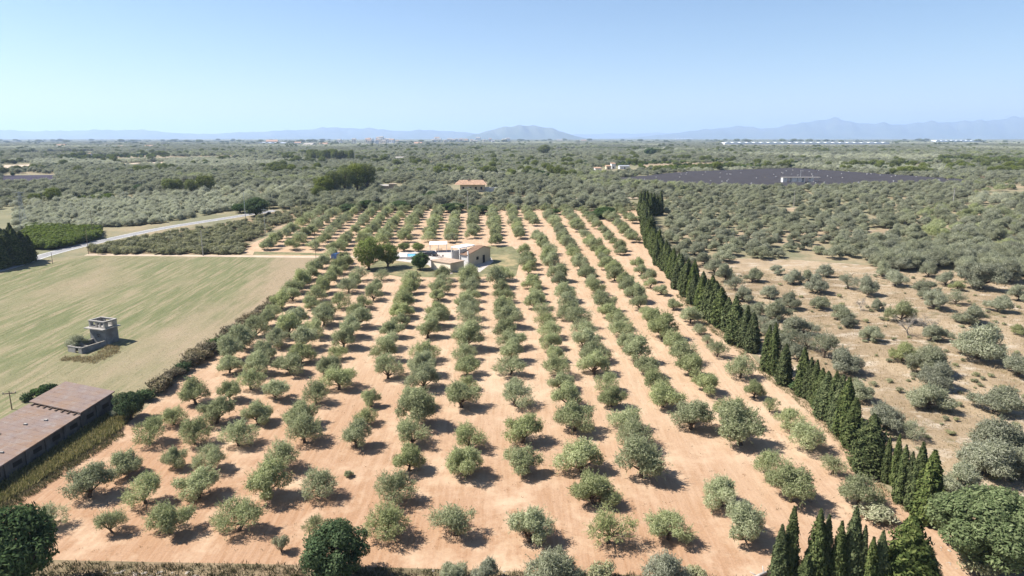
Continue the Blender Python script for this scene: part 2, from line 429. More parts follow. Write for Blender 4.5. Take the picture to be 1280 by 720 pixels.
# ------------------------------------------------------------------ plants: meshes
def leaves(c, u, ln, wd, rng, face=None):
    """rhombic sprigs: centre c, growth direction u (unit rows), length, width; face: way the blade looks"""
    n = len(c)
    r = rng.normal(size=(n, 3))
    if face is not None:
        r = unit(face + r*0.45)
        u = unit(u - r*np.sum(u*r, 1, keepdims=True))
    v = np.cross(u, r); v /= np.linalg.norm(v, axis=1, keepdims=True) + 1e-9
    ln = np.broadcast_to(np.asarray(ln), (n,))[:, None]; wd = np.broadcast_to(np.asarray(wd), (n,))[:, None]
    q = np.empty((n, 4, 3))
    q[:, 0] = c - u*ln*0.5; q[:, 1] = c + v*wd*0.5 - u*ln*0.05; q[:, 2] = c + u*ln*0.5; q[:, 3] = c - v*wd*0.5 - u*ln*0.05
    return q.reshape(-1, 3)
def quad_mesh(name, q, mat, extra=None):
    nq = len(q)//4
    V = q; extra_f = []
    if extra is not None:
        ev, ef = extra
        V = np.concatenate([q, np.array(ev)]); extra_f = [[i+len(q) for i in f] for f in ef]
    me = bpy.data.meshes.new(name)
    lens = np.concatenate([np.full(nq, 4), np.array([len(f) for f in extra_f], dtype=int)]) if extra_f else np.full(nq, 4)
    idx = np.concatenate([np.arange(nq*4)] + [np.array(f) for f in extra_f]) if extra_f else np.arange(nq*4)
    me.vertices.add(len(V)); me.vertices.foreach_set('co', V.astype(np.float32).ravel())
    me.loops.add(len(idx)); me.loops.foreach_set('vertex_index', idx.astype(np.int32))
    me.polygons.add(len(lens)); st = np.concatenate([[0], np.cumsum(lens)[:-1]])
    me.polygons.foreach_set('loop_start', st.astype(np.int32)); me.polygons.foreach_set('loop_total', lens.astype(np.int32))
    me.update(calc_edges=True)
    me.materials.append(mat)
    return me
def unit(a): return a / (np.linalg.norm(a, axis=1, keepdims=True) + 1e-9)
def lobe_leaves(rng, ctr, rad, n, ln, wd, up=0.35, squash=0.8, inner=0.45):
    d = unit(rng.normal(size=(n, 3)))
    low = d[:, 2] < -0.35
    d[low, 2] *= rng.uniform(0.1, 1.0, low.sum()); d = unit(d)
    r = rad * (inner + (1.08-inner) * rng.random(n)**0.55)
    c = ctr + d * r[:, None] * np.array([1, 1, squash])
    u = unit(d*0.5 + np.array([0, 0, up*1.6]) + rng.normal(size=(n, 3))*0.8)
    return leaves(c, u, ln*rng.uniform(0.65, 1.35, n), wd*rng.uniform(0.7, 1.3, n), rng, d + np.array([0, 0, 0.35]))

def olive(seed, mat, per=760, ln=0.27, wd=0.072, spread=1.0, low=0.0):
    rng = np.random.default_rng(seed)
    fork = Vector((rng.normal()*0.18, rng.normal()*0.18, 0.45 + rng.random()*0.4))
    lobes = []
    n = rng.integers(6, 9); a0 = rng.random()*6.28
    miss = rng.integers(0, n) if rng.random() < 0.7 else -1
    for i in range(n):
        if i == miss: continue
        a = a0 + 6.28*i/n + rng.normal()*0.28; r = rng.uniform(1.05, 1.95)*spread
        lobes.append((np.array([math.cos(a)*r, math.sin(a)*r, rng.uniform(1.15-low*.5, 2.15)]), rng.uniform(0.6, 1.08)))
    for i in range(rng.integers(4, 6)):
        a = rng.random()*6.28; r = rng.uniform(0.2, 1.15)*spread
        lobes.append((np.array([math.cos(a)*r, math.sin(a)*r, rng.uniform(2.1, 2.95)]), rng.uniform(0.65, 1.0)))
    lobes.append((np.array([0, 0, 1.9]), 0.9))
    q = [lobe_leaves(rng, c, r, int(per*(r/0.8)**2), ln, wd) for c, r in lobes]
    # shoots that break the outline
    for c, r in lobes:
        for k in range(17):
            d = unit(rng.normal(size=(1, 3)) + np.array([[c[0]*0.5, c[1]*0.5, 0.7]]))[0]
            m = 14
            s = np.linspace(0.6, rng.uniform(1.1, 1.62), m)[:, None]
            q.append(leaves(c + d*r*s + rng.normal(size=(m, 3))*0.06, unit(np.tile(d, (m, 1)) + rng.normal(size=(m, 3))*0.5), 0.24, 0.06, rng))
    crown = quad_mesh('olive_crown', np.concatenate(q), mat)
    t = MB()
    t.tube([(0,0,-0.12), (fork.x*0.3, fork.y*0.3, 0.25), fork*0.75, fork], [0.27, 0.20, 0.17, 0.16], 7)
    for c, r in lobes[:-1]:
        e = Vector(c); m = fork.lerp(e, 0.5) + Vector((0, 0, -0.1))
        t.tube([fork - Vector((0,0,0.1)), m, e], [0.10, 0.065, 0.02], 5)
    trunk = t.mesh('olive_trunk'); trunk.materials.append(M['bark']); trunk.shade_smooth()
    return trunk, crown
def cypress(seed, h=8.5, r=0.95, bushy=0.0, mat=None):
    """a bundle of upright flames round a main one"""
    rng = np.random.default_rng(seed)
    sp = [(0.0, 0.0, h, r*0.80, 2600)]
    for i in range(6 if not bushy else 9):
        a = 6.283*i/(6 if not bushy else 9) + rng.normal()*0.3
        o = r*rng.uniform(0.32, 0.55)
        sp.append((math.cos(a)*o, math.sin(a)*o, h*rng.uniform(0.5, 0.9), r*rng.uniform(0.42, 0.62), 900))
    q = []; ev = []; ef = []
    for x0, y0, hh, rr0, n in sp:
        z = rng.random(n)**1.1
        prof = np.where(z < 0.14, 0.68 + 2.2*z, np.clip(1-z**2.3, 0, 1)**0.85)
        a = rng.random(n)*6.283; ph = rng.random(4)*6.28
        bump = 1 + 0.16*np.sin(4*a + ph[0] + 5*z) + 0.14*np.sin(19*z + ph[1] + 3*a) + (0.10+0.08*bushy)*np.sin(34*z + ph[2] - 5*a)
        rr = rr0*prof*bump*rng.uniform(0.80, 1.12, n)
        c = np.stack([x0*(1-0.35*z) + np.cos(a)*rr, y0*(1-0.35*z) + np.sin(a)*rr, 0.15 + z*(hh-0.2)], 1)
        u = unit(np.stack([np.cos(a)*0.4, np.sin(a)*0.4, np.full(n, 1.0 - 0.4*bushy)], 1) + rng.normal(size=(n, 3))*(0.3 + 0.25*bushy))
        q.append(leaves(c, u, 0.34*rng.uniform(0.6, 1.4, n), 0.14*rng.uniform(0.7, 1.3, n), rng, np.stack([np.cos(a), np.sin(a), np.full(n, 0.4)], 1)))
        K, J, b = 7, 7, len(ev)  # unseen solid core added inside the foliage to block light
        for i in range(K):
            s_ = i/(K-1)*0.94; pr = 0.68 + 2.2*s_ if s_ < 0.14 else max(0, 1-s_**2.3)**0.85
            for j in range(J):
                t = 6.283*j/J; ev.append((x0*(1-0.35*s_) + math.cos(t)*rr0*pr*0.72, y0*(1-0.35*s_) + math.sin(t)*rr0*pr*0.72, 0.2 + s_*(hh-0.3)))
        for i in range(K-1):
            for j in range(J): ef.append([b+i*J+j, b+i*J+(j+1) % J, b+(i+1)*J+(j+1) % J, b+(i+1)*J+j])
    crown = quad_mesh('cypress_crown', np.concatenate(q), mat or M['cypress'], (ev, ef))
    t = MB(); t.tube([(0,0,-0.12), (0,0,0.4), (0,0,1.4)], [0.17, 0.14, 0.10], 7)
    trunk = t.mesh('cypress_trunk'); trunk.materials.append(M['bark'])
    return trunk, crown
def round_tree(seed, mat, R=2.6, H=5.0, base=0.9, nl=22, per=230, ln=0.36, wd=0.22, lobe=(0.30, 0.42), up=0.25, trunk_r=0.22, flat=1.0):
    rng = np.random.default_rng(seed)
    cz = base + (H-base)/2; rz = (H-base)/2
    q = []; t = MB()
    t.tube([(0,0,-0.15), (0.04,0.03,base*0.6), (0,0,cz)], [trunk_r*1.3, trunk_r, trunk_r*0.6], 7)
    for i in range(nl):
        k = (i+0.5)/nl; zz = 1-2*k; a = i*2.39996 + rng.normal()*0.25
        s = math.sqrt(max(0, 1-zz*zz)); rr = rng.uniform(0.55, 0.82)
        c = np.array([math.cos(a)*s*R*rr, math.sin(a)*s*R*rr, cz + zz*rz*rr*flat])
        lr = R*rng.uniform(*lobe)
        q.append(lobe_leaves(rng, c, lr, per, ln, wd, up, 0.8, 0.5))
        if i % 3 == 0: t.tube([(0,0,base*0.7), (c[0]*0.5,c[1]*0.5,(base+c[2])/2), tuple(c)], [trunk_r*0.5, trunk_r*0.35, 0.03], 5)
    crown = quad_mesh('tree_crown', np.concatenate(q), mat)
    trunk = t.mesh('tree_trunk'); trunk.materials.append(M['bark'])
    return trunk, crown
def shrub(seed, mat, R=1.4, H=1.7, nl=9, per=170, ln=0.30, wd=0.11, up=0.7):
    rng = np.random.default_rng(seed)
    q = []; t = MB()
    for i in range(nl):
        a = rng.random()*6.28; r = R*0.6*math.sqrt(rng.random())
        c = np.array([math.cos(a)*r, math.sin(a)*r, H*rng.uniform(0.25, 0.68)])
        q.append(lobe_leaves(rng, c, R*rng.uniform(0.32, 0.48), per, ln, wd, up, 0.85, 0.35))
        t.tube([(0,0,-0.1), (c[0]*0.5,c[1]*0.5,c[2]*0.5), tuple(c)], [0.05, 0.035, 0.012], 4)
    for i in range(30):      # stray twigs
        a = rng.random()*6.28; d = unit(np.array([[math.cos(a)*0.6, math.sin(a)*0.6, 0.9]]))[0]
        s = np.linspace(0.5, 1.12, 9)[:, None]*R
        q.append(leaves(d*s + rng.normal(size=(9, 3))*0.05, unit(np.tile(d, (9, 1)) + rng.normal(size=(9, 3))*0.4), 0.25, 0.07, rng))
    crown = quad_mesh('shrub_foliage', np.concatenate(q), mat)
    trunk = t.mesh('shrub_stem'); trunk.materials.append(M['bark'])
    return trunk, crown
def bare_tree(seed):
    rng = np.random.default_rng(seed); t = MB(); q = []
    t.tube([(0,0,-0.1), (0.1,0,0.5), (0.15,0.05,1.0)], [0.16, 0.12, 0.10], 6)
    for i in range(6):
        a = 6.28*i/6 + rng.normal()*0.3
        e = Vector((math.cos(a)*1.6, math.sin(a)*1.6, rng.uniform(2.0, 3.1))); m = Vector((0.15,0.05,1.0)).lerp(e, 0.5) + Vector((0,0,0.15))
        t.tube([(0.15,0.05,0.95), m, e], [0.07, 0.045, 0.012], 5)
        for k in range(5):
            s = rng.uniform(0.4, 1.0); b = Vector((0.15,0.05,1.0)).lerp(e, s); tip = b + Vector(rng.normal(size=3)*0.35) + Vector((0,0,0.35))
            t.tube([b, tip], [0.02, 0.006], 4)
            q.append(lobe_leaves(rng, np.array(tip), 0.4, 26, 0.28, 0.06, 0.5, 0.8, 0.2))
    crown = quad_mesh('dry_crown', np.concatenate(q), M['dry_twig'])
    trunk = t.mesh('dry_trunk'); trunk.materials.append(M['pale_bark'])
    return trunk, crown

V = {}
V['olive'] = [olive(10+i, M['olive'], (340, 520, 700)[i % 3], spread=0.85 + 0.09*(i % 4)) for i in range(9)]
V['sparse'] = [olive(40+i, M['olive'], 240, 0.25, 0.06) for i in range(3)]
V['wild'] = [olive(60+i, M['wild_olive'], 760, 0.27, 0.072, 1.0, 0.7) for i in range(5)]
V['silver'] = [olive(75+i, M['silver'], 420, 0.27, 0.07, 0.95, 0.6) for i in range(2)]
V['dying'] = [olive(45, M['pale_bush'], 150, 0.25, 0.05)]
V['wildsparse'] = [olive(80+i, M['wild_olive'], 220, 0.25, 0.055, 1.0, 0.4) for i in range(2)]
V['pale'] = [olive(90+i, M['pale_bush'], 620, 0.26, 0.07, 1.0, 0.8) for i in range(2)]
V['cypress'] = [cypress(100+i, 8.5, 0.85 + 0.07*(i % 3)) for i in range(7)]
V['bushycyp'] = [cypress(120+i, 7.0, 1.75, 1.0) for i in range(2)]
V['evergreen'] = [round_tree(130+i, M['evergreen'], 2.6, 5.0, 0.5, 30, 520, 0.25, 0.10, (0.24, 0.38), up=0.6) for i in range(3)]
V['broad'] = [round_tree(140+i, M['broadleaf'], 4.2, 6.4, 0.5, 60, 620, 0.25, 0.14, (0.17, 0.27)) for i in range(2)]
V['pine'] = [round_tree(150+i, M['pine'], 4.0, 9.0, 2.2, 28, 380, 0.36, 0.12, (0.26, 0.38), 0.5, 0.3) for i in range(3)]
M['garden'] = leaf_mat('garden_leaf', [(.10,.14,.04), (.18,.225,.065), (.28,.31,.11)])
V['garden'] = [round_tree(160+i, M['garden'], 2.6, 5.6, 0.6, 24, 330, 0.28, 0.14) for i in range(2)]
V['citrus'] = [round_tree(165+i, M['citrus'], 1.7, 2.9, 0.3, 12, 150, 0.34, 0.2) for i in range(2)]
V['scrub'] = [shrub(170+i, M['scrub'], 1.7, 2.2, 10, 150) for i in range(4)]
V['hedge'] = [shrub(180+i, M['hedge'], 1.5, 1.7, 11, 190) for i in range(4)]
V['hedgegreen'] = [shrub(190+i, M['evergreen'], 1.4, 1.7, 10, 190, 0.28, 0.13) for i in range(2)]
V['bare'] = [bare_tree(200+i) for i in range(2)]
WID = dict(olive=4.6, sparse=4.5, wild=4.8, wildsparse=4.6, pale=4.8, cypress=1.9, bushycyp=3.6, evergreen=5.0, broad=8.0, pine=8.2, garden=5.2, citrus=3.4, scrub=3.2, hedge=2.9, hedgegreen=2.7, bare=3.6)
def spread_of(me):
    a = np.empty(len(me.vertices)*3, np.float32); me.vertices.foreach_get('co', a); a = a.reshape(-1, 3)
    return float(np.mean([np.percentile(a[:, k], 98.5) - np.percentile(a[:, k], 1.5) for k in (0, 1)]))
for k in ('olive', 'sparse', 'wild', 'wildsparse', 'silver', 'dying', 'pale', 'evergreen', 'broad', 'pine', 'garden', 'citrus', 'scrub', 'hedge', 'hedgegreen', 'cypress', 'bushycyp'):
    WID[k] = float(np.mean([spread_of(c) for _, c in V[k]]))
print('crown widths', WID)
rnd = random.Random(4)
def plant(kind, name, loc, width, label, cat, group=None, hs=1.0, var=None, rz=None, stem='trunk', leaf='crown', lean=None):
    tr, cr = V[kind][(rnd.randrange(len(V[kind])) if var is None else var) % len(V[kind])]
    s = width / (spread_of(cr) if kind in ('olive', 'sparse', 'wild') else WID[kind])
    o = thing(name, label, cat, loc, rnd.uniform(0, 6.28) if rz is None else rz, group, (s*rnd.uniform(0.88, 1.12), s*rnd.uniform(0.88, 1.12), s*hs))
    if lean: o.rotation_euler = (lean[0], lean[1], o.rotation_euler[2])
    obj(stem, tr, None, o); obj(leaf, cr, None, o)
    return o

# ------------------------------------------------------------------ the olive orchard
VPX, VPY = 600.0, 130.0
COLS = [-0.965, -0.83, -0.70, -0.555, -0.375, -0.21, -0.056, 0.115, 0.29, 0.435, 0.605, 0.775, 0.945]
ORD = ['edge', 'second', 'third', 'fourth', 'fifth', 'sixth', 'seventh', 'eighth', 'ninth', 'tenth', 'eleventh', 'twelfth', 'thirteenth']
def col_of(px, py):
    s = (px-VPX)/(py-VPY)
    return min(range(len(COLS)), key=lambda i: abs(COLS[i]-s))
def row_tag(c):
    if c == 0: return 'grey green olive tree in the orchard row along the brown hedge', 'olives in the row along the hedge'
    if c == len(COLS)-1: return 'small grey green olive tree in the orchard row next to the cypresses', 'olives in the row next to the cypresses'
    return f'grey green olive tree in the {ORD[c]} orchard row from the brown hedge', f'olives in the {ORD[c]} row from the hedge'
# trees at the lower end, read one by one: foot x, foot y, crown width (photo px), kind
NEAR = [(64,660,46,'sparse'),(140,665,38,'olive'),(212,667,54,'olive'),(298,664,56,'olive'),(395,667,31,'sparse'),(484,671,55,'olive'),(569,669,54,'olive'),
        (662,677,58,'olive'),(760,678,60,'dying'),(835,674,54,'olive'),(926,674,60,'olive'),
        (112,621,50,'olive'),(182,629,48,'olive'),(248,622,50,'olive'),(334,624,50,'olive'),(399,620,49,'olive'),(493,627,50,'olive'),(742,629,58,'olive'),(902,632,48,'olive'),(988,627,56,'olive'),(1072,630,48,'olive'),
        (156,593,45,'olive'),(220,584,32,'olive'),(262,587,44,'olive'),(353,586,48,'olive'),(436,596,13,'sapling'),(511,588,44,'olive'),(582,595,54,'olive'),(654,591,44,'olive'),(727,590,50,'olive'),(801,596,60,'olive'),(960,598,46,'olive'),(1040,592,34,'sparse'),
        (188,554,42,'olive'),(244,555,42,'olive'),(299,557,46,'olive'),(381,553,48,'olive'),(446,560,38,'olive'),(515,556,46,'olive'),(587,562,40,'olive'),(653,553,46,'olive'),(792,560,50,'olive'),(925,556,56,'olive'),(1008,562,46,'olive'),
        # strip next to the cypresses, further back
        (984,535,34,'olive'),(962,515,22,'sparse'),(942,497,28,'olive'),(925,472,38,'olive'),(896,446,28,'sparse'),(884,431,17,'sparse'),(874,418,17,'olive'),(862,404,25,'olive'),
        (884,491,40,'olive'),(852,455,42,'olive'),(863,536,46,'olive'),(718,538,44,'olive'),(345,499,36,'olive'),(395,504,37,'olive'),(424,487,42,'olive'),(458,530,31,'olive'),(464,508,24,'olive'),(485,473,40,'olive'),
        (217,531,32,'olive'),(271,529,44,'olive'),(323,530,40,'olive'),(245,505,34,'olive'),(288,501,30,'olive'),(314,487,34,'olive'),(287,466,30,'olive')]
GAPS = [(588,533),(470,488),(388,527),(693,403),(644,309),(733,328),(786,330),(500,452),(663,290),(905,515)]
BLOCK = [(436,313),(436,343),(500,348),(648,348),(642,311),(612,307),(595,302),(570,304),(500,306)]     # farmhouse plot
def inside(x, y, poly):
    c = False; n = len(poly)
    for i in range(n):
        x1, y1 = poly[i]; x2, y2 = poly[(i+1) % n]
        if (y1 > y) != (y2 > y) and x < (x2-x1)*(y-y1)/(y2-y1)+x1: c = not c
    return c
taken = [P(x, y) for x, y, _, _ in NEAR]
orchard = []      # (point, width m, kind, column)
for (x, y, w, k), p in zip(NEAR, taken): orchard.append((p, 0.87*w/ppm(p), k, col_of(x, y)))
MORE = COLS + [1.11, 1.275, 1.44, 1.6, 1.77, 1.94] + [-1.13, -1.29, -1.45]
auto = []
for ci, s in enumerate(MORE):
    for k in range(2, 60):
        inv = (1.847 - 0.018*s + 0.1575*k)/1000.0
        y = VPY + 1/inv; x = VPX + s*(y-VPY)
        if y < 265 or x < -40: continue
        if k <= 3 and ci < 13: continue
        if x > cyp_x(y) - 0.055*(y-VPY) - 3: continue
        if s < -1.0 and (y > 314 or x < 318 + (303-y)*1.9 + 6): continue
        if s < -0.9 and y > 470: continue
        if inside(x, y, BLOCK): continue
        if any(abs(x-a) < 11 and abs(y-b) < 7 for a, b in GAPS): continue
        p = P(x, y); p.x += rnd.gauss(0, 0.35); p.y += rnd.gauss(0, 0.35); p.z = g(p.y)
        if any((p-q).length < 4.3 for q in taken): continue
        if rnd.random() < 0.025: continue
        auto.append((p, rnd.uniform(3.75, 4.75) * (0.82 if ci == 12 else 1.0) * (1.0 if rnd.random() > 0.08 else 0.7), 'olive', ci))
auto.sort(key=lambda r: r[0].y)
FIELD = [(1119,357,26,'wild'),(1084,369,28,'wild'),(1096,388,18,'wild'),(1156,372,32,'wild'),(1168,386,32,'wild'),(1182,357,22,'wild'),(1197,363,20,'pale'),(1194,380,22,'wildsparse'),
         (1246,389,30,'wild'),(1272,376,24,'wild'),(1212,405,38,'wild'),(1128,403,42,'pale'),(1088,426,26,'wild'),(1172,426,27,'wild'),(1128,451,42,'pale'),(1222,448,64,'wild'),(1160,466,50,'wild'),
         (1272,470,38,'wild'),(1228,362,56,'wild'),(1024,386,24,'wild'),(1020,366,28,'wild'),(992,355,24,'wild'),(1031,346,22,'wild'),(971,343,15,'wild'),(1060,361,24,'wildsparse'),
         (973,401,30,'wild'),(1052,401,34,'wild'),(1062,409,20,'wild'),(1001,418,35,'wild'),(1030,447,38,'wildsparse'),(1055,466,40,'wild'),(984,434,30,'wildsparse'),(996,452,28,'wild'),
         (1170,484,48,'wild'),(1074,500,30,'wild'),(1105,535,46,'wild'),(1162,511,46,'wild'),(1140,548,30,'wildsparse'),(1242,514,52,'wild'),(1195,618,64,'wild'),(1232,590,70,'wild'),(1262,572,64,'wild'),(1288,596,60,'wild'),
         (945,396,26,'wild'),(952,412,22,'wildsparse'),(930,378,24,'wild'),(918,362,22,'wildsparse'),(1260,352,40,'wild'),(1208,348,28,'wild'),(1160,346,22,'wild'),(1102,346,22,'wild'),(1272,418,20,'pale'),(1010,352,18,'wild'),(868,319,24,'wild'),(880,331,25,'wild'),(893,342,24,'wild'),(906,352,26,'wild'),(940,352,22,'wild'),(962,373,24,'wild'),(986,386,26,'wild'),(931,397,24,'wild'),(962,421,28,'wild'),(977,437,26,'wild'),(1008,436,26,'wildsparse')]
n_ind = 300 - len(NEAR) - len(FIELD)
far_olive = []          # stuff: (x, y, z, rz, sx, sz, index)
mine = list(orchard)
for rec in auto:
    p, w, k, c = rec
    if len(mine) - len(orchard) < n_ind and c < 13: mine.append((p, w, 'sparse' if rnd.random() < 0.07 else 'olive', c))
    else:
        s = w/WID['olive']; far_olive.append((p.x, p.y, p.z, rnd.uniform(0, 6.28), s, s*rnd.uniform(0.9, 1.15), rnd.randrange(9)))
NTH = ['lowest'] + [w + ' lowest' for w in 'second third fourth fifth sixth seventh eighth ninth tenth eleventh twelfth thirteenth fourteenth fifteenth sixteenth seventeenth eighteenth nineteenth twentieth'.split()]
for c in range(len(COLS)):
    row = sorted([r_ for r_ in mine if r_[3] == c], key=lambda r_: r_[0].y)
    where = 'row along the brown hedge' if c == 0 else 'row next to the cypresses' if c == len(COLS)-1 else f'{ORD[c]} row from the brown hedge'
    _, grp = row_tag(c)
    for i, (p, w, k, _) in enumerate(row):
        nth = NTH[i] if i < len(NTH) else 'far'
        px_, py_ = proj(*p)
        if k == 'sapling': plant('olive', 'olive_tree', p, w, 'tiny olive sapling standing alone on bare orchard soil', 'olive tree', hs=0.9)
        elif k == 'dying': plant('dying', 'olive_tree', p, w, 'pale half bare olive tree with thin see-through crown and faint shadow', 'olive tree', hs=0.95)
        elif abs(px_-140) < 2 and abs(py_-665) < 2:
            plant('olive', 'olive_tree', p, w, 'small olive tree with a thin leaning trunk near the weedy verge', 'olive tree', hs=1.25, var=3, lean=(0, 0.12))
        elif k == 'sparse': plant('sparse', 'olive_tree', p, w, f'thin crowned olive tree, {nth} in the orchard {where}', 'olive tree', grp, hs=rnd.uniform(0.9, 1.1))
        else: plant('olive', 'olive_tree', p, w, f'grey green olive tree, {nth} in the orchard {where}', 'olive tree', grp, hs=rnd.uniform(0.92, 1.15))
LAB_FIELD = {'wild': ('bushy grey olive growing loose in the dry meadow', 'bushy olives in the dry meadow'),
             'wildsparse': ('thin half bare olive in the dry meadow', 'thin olives in the dry meadow'),
             'pale': ('yellow green rounded bush in the dry meadow', 'yellow green bushes in the dry meadow')}
for x, y, w, k in FIELD:
    p = P(x, y); lab, grp = LAB_FIELD[k]
    wm = 0.88*w/ppm(p)
    if k == 'wild':
        size = 'broad spreading' if wm > 6.2 else 'small' if wm < 4.3 else 'mid sized'
        lab, grp = f'{size} bushy grey olive growing loose in the dry meadow', f'{size} olives in the dry meadow'
        if x < cyp_x(y) + 0.16*(y-130): lab, grp = f'{size} bushy grey olive close behind the cypress windbreak', f'{size} olives behind the windbreak'
    plant(k, 'meadow_bush' if k == 'pale' else 'olive_tree', p, wm, lab, 'bush' if k == 'pale' else 'olive tree', grp, hs=rnd.uniform(0.72, 0.95) if wm > 5 else rnd.uniform(0.85, 1.1))
for x, y, w, l in [(1136,420,26,'grey leafless tree with forked trunk among the meadow olives'),(1153,417,24,'grey leafless tree leaning over in the dry meadow'),(1076,389,16,'small dry leafless tree between bushy meadow olives')]:
    p = P(x, y); plant('bare', 'dead_tree', p, w/ppm(p), l, 'dead tree', lean=(0.1, 0.25))

# ------------------------------------------------------------------ cypresses
def cyp_at(x, y, top, label, group, kind='cypress', name='cypress', wpx=None, hpx=None):
    p = P(x, y)
    h = hpx if hpx else top
    hm = h/ppm(p)/0.93
    base_h = 8.5 if kind == 'cypress' else 7.0
    sz = hm/base_h
    sx = (wpx/ppm(p)/WID[kind]) if wpx else rnd.uniform(0.85, 1.1)*min(1.0, hm/8.0)**0.5
    tr, cr = V[kind][rnd.randrange(len(V[kind]))]
    o = thing(name, label, 'cypress', p, rnd.uniform(0, 6.28), group, (sx, sx, sz))
    obj('trunk', tr, None, o); obj('crown', cr, None, o)
LW, GW = 'dark columnar cypress in the close windbreak along the orchard', 'cypresses of the windbreak'
# dense far part, trees set every 1.7 m or so along the line of feet
line = [P(x, y) for x, y in CYP[9:]]
seg = 0.0; dist = 0.0; nxt = 0.0
for a, b in zip(line[:-1], line[1:]):
    L = (b-a).length; t = nxt - dist
    while t < L:
        q = a.lerp(b, t/L); q.x += rnd.gauss(0.6, 0.55); q.z = g(q.y)
        hm = rnd.uniform(6.0, 9.6)
        tr, cr = V['cypress'][rnd.randrange(7)]
        s = rnd.uniform(1.5, 2.2)
        o = thing('cypress', LW, 'cypress', q, rnd.uniform(0, 6.28), GW, (s*rnd.uniform(0.85, 1.15), s, hm/8.5)); o.rotation_euler = (rnd.gauss(0, 0.03), rnd.gauss(0, 0.03), rnd.uniform(0, 6.28))
        obj('trunk', tr, None, o); obj('crown', cr, None, o)
        t += rnd.uniform(2.0, 2.8)
    nxt = dist + t; dist += L
LS, GS = 'dark cypress standing a little apart where the windbreak thins out', 'spaced cypresses of the windbreak'
for x, y, top, w in [(958,464,56,14),(965,468,62,15),(979,481,50,15),(1001,494,58,17),(1010,498,50,15),(1017,503,52,14),(1024,511,50,16),(1030,523,58,20),(1040,528,62,22),(1047,540,70,22),(1054,547,74,22),(1064,560,62,24)]:
    cyp_at(x, y, top, LS, GS, wpx=w)
cyp_at(1085, 590, 72, 'broad bushy cypress with rough outline closing the windbreak', None, 'bushycyp', wpx=40)
LT, GT = 'slim dark cypress in the small group beside the big broadleaf tree', 'cypresses beside the broadleaf tree'
for x, y, top, w in [(1106,603,58,11),(1117,607,64,13),(1124,628,72,17),(1133,630,66,16),(1143,640,88,19),(1157,652,90,30),(1149,622,60,13)]:
    cyp_at(x, y, top, LT, GT, wpx=w)
LB, GB = 'tall dark cypress in the clump at the orchard corner beside the bleached log', 'cypresses of the corner clump'
for x, y, top, w in [(983,742,112,22),(970,745,92,20),(1015,746,112,24),(1026,744,104,18),(1042,750,102,20),(1058,748,118,22),(1071,752,98,18),(1082,758,90,20),(1093,756,96,20),(1003,752,60,22)]:
    cyp_at(x, y, top, LB, GB, wpx=w)
cyp_at(1128, 752, 112, 'broad bushy conifer at the end of the corner cypress clump', None, 'bushycyp', wpx=58)
cyp_at(1152, 738, 60, 'low bushy conifer beside the bare earth path', None, 'bushycyp', wpx=36)
LD, GD = 'near black cypress in the dark clump beside the road', 'cypresses beside the road'
for x, y, top, w in [(2,336,50,20),(12,333,52,18),(22,332,52,18),(30,330,46,18),(38,327,38,14),(-8,338,50,20),(-22,340,50,20),(7,330,50,18),(18,327,54,16)]:
    cyp_at(x, y-1, top*0.82, LD, GD, wpx=w)
LE, GE = 'dark cypress in the short row crossing the top of the orchard', 'cypresses at the top of the orchard'
for i in range(7): cyp_at(800+i*4.2, 270-rnd.random()*2, 26+rnd.uniform(-3, 3), LE, GE, wpx=7)

# ------------------------------------------------------------------ single trees and shrubs
def at(kind, name, x, y, w, label, cat, group=None, hs=1.0, **kw):
    p = P(x, y); return plant(kind, name, p, w/ppm(p), label, cat, group, hs, **kw)
at('evergreen', 'evergreen_tree', 418, 732, 80, 'round dark green leafy tree at the lower edge of the orchard', 'tree', hs=0.92)
at('evergreen', 'evergreen_tree', 20, 752, 105, 'dark dense tree throwing deep shade at the orchard corner by the verge', 'tree', hs=1.1)
at('broad', 'broadleaf_tree', 1237, 700, 112, 'big spreading green broadleaf tree beyond the cypress group', 'tree', hs=0.85)
at('broad', 'broadleaf_tree', 1290, 712, 80, 'green broadleaf tree crowding against the big spreading one', 'tree', hs=0.7)
at('wild', 'olive_tree', 568, 731, 33, 'slim silver olive at the verge below the orchard, left of its twin', 'olive tree', hs=1.0) if False else None
GV = 'silver olives on the verge'
for x, y, w, hs, l in [(567,730,34,0.95,'small silver green olive bush on the verge, one of a pair'),(606,729,34,1.05,'small silver green olive bush on the verge, one of a pair')]:
    at('wild', 'olive_tree', x, y, w, l, 'olive tree', GV, hs)
at('wild', 'olive_tree', 692, 734, 66, 'large round grey olive on the verge below the orchard', 'olive tree', hs=0.8)
at('wild', 'olive_tree', 832, 733, 52, 'round silver olive on the verge below a bigger orchard tree', 'olive tree', hs=0.95)
at('scrub', 'shrub', 752, 730, 34, 'straggly yellowish shrub beside the large grey verge olive', 'shrub')
at('scrub', 'shrub', 868, 724, 24, 'small grey shrub beside the silver verge olive', 'shrub', hs=0.8)
at('scrub', 'shrub', 352, 690, 18, 'tall thin dry weed bush on bare soil beside the round dark tree', 'shrub', hs=1.5)
at('scrub', 'shrub', 1090, 650, 44, 'low grey green bush at the foot of the cypress group', 'shrub', hs=0.5)
at('scrub', 'shrub', 1222, 716, 40, 'grey scrubby bush under the big broadleaf tree', 'shrub', hs=0.8)
at('hedgegreen', 'shrub', 1000, 486, 26, 'low bright green bush between two spaced cypresses', 'shrub', hs=0.5)
at('hedgegreen', 'shrub', 1180, 648, 34, 'dark green bush between the slim cypresses and the big tree', 'shrub', hs=0.8)
at('evergreen', 'evergreen_tree', 164, 524, 32, 'dark leafy tree at the corner of the rusty shed', 'tree', hs=1.05)
at('wild', 'olive_tree', 149, 520, 18, 'small grey bush against the shed wall beside the dark tree', 'olive tree', hs=0.8)
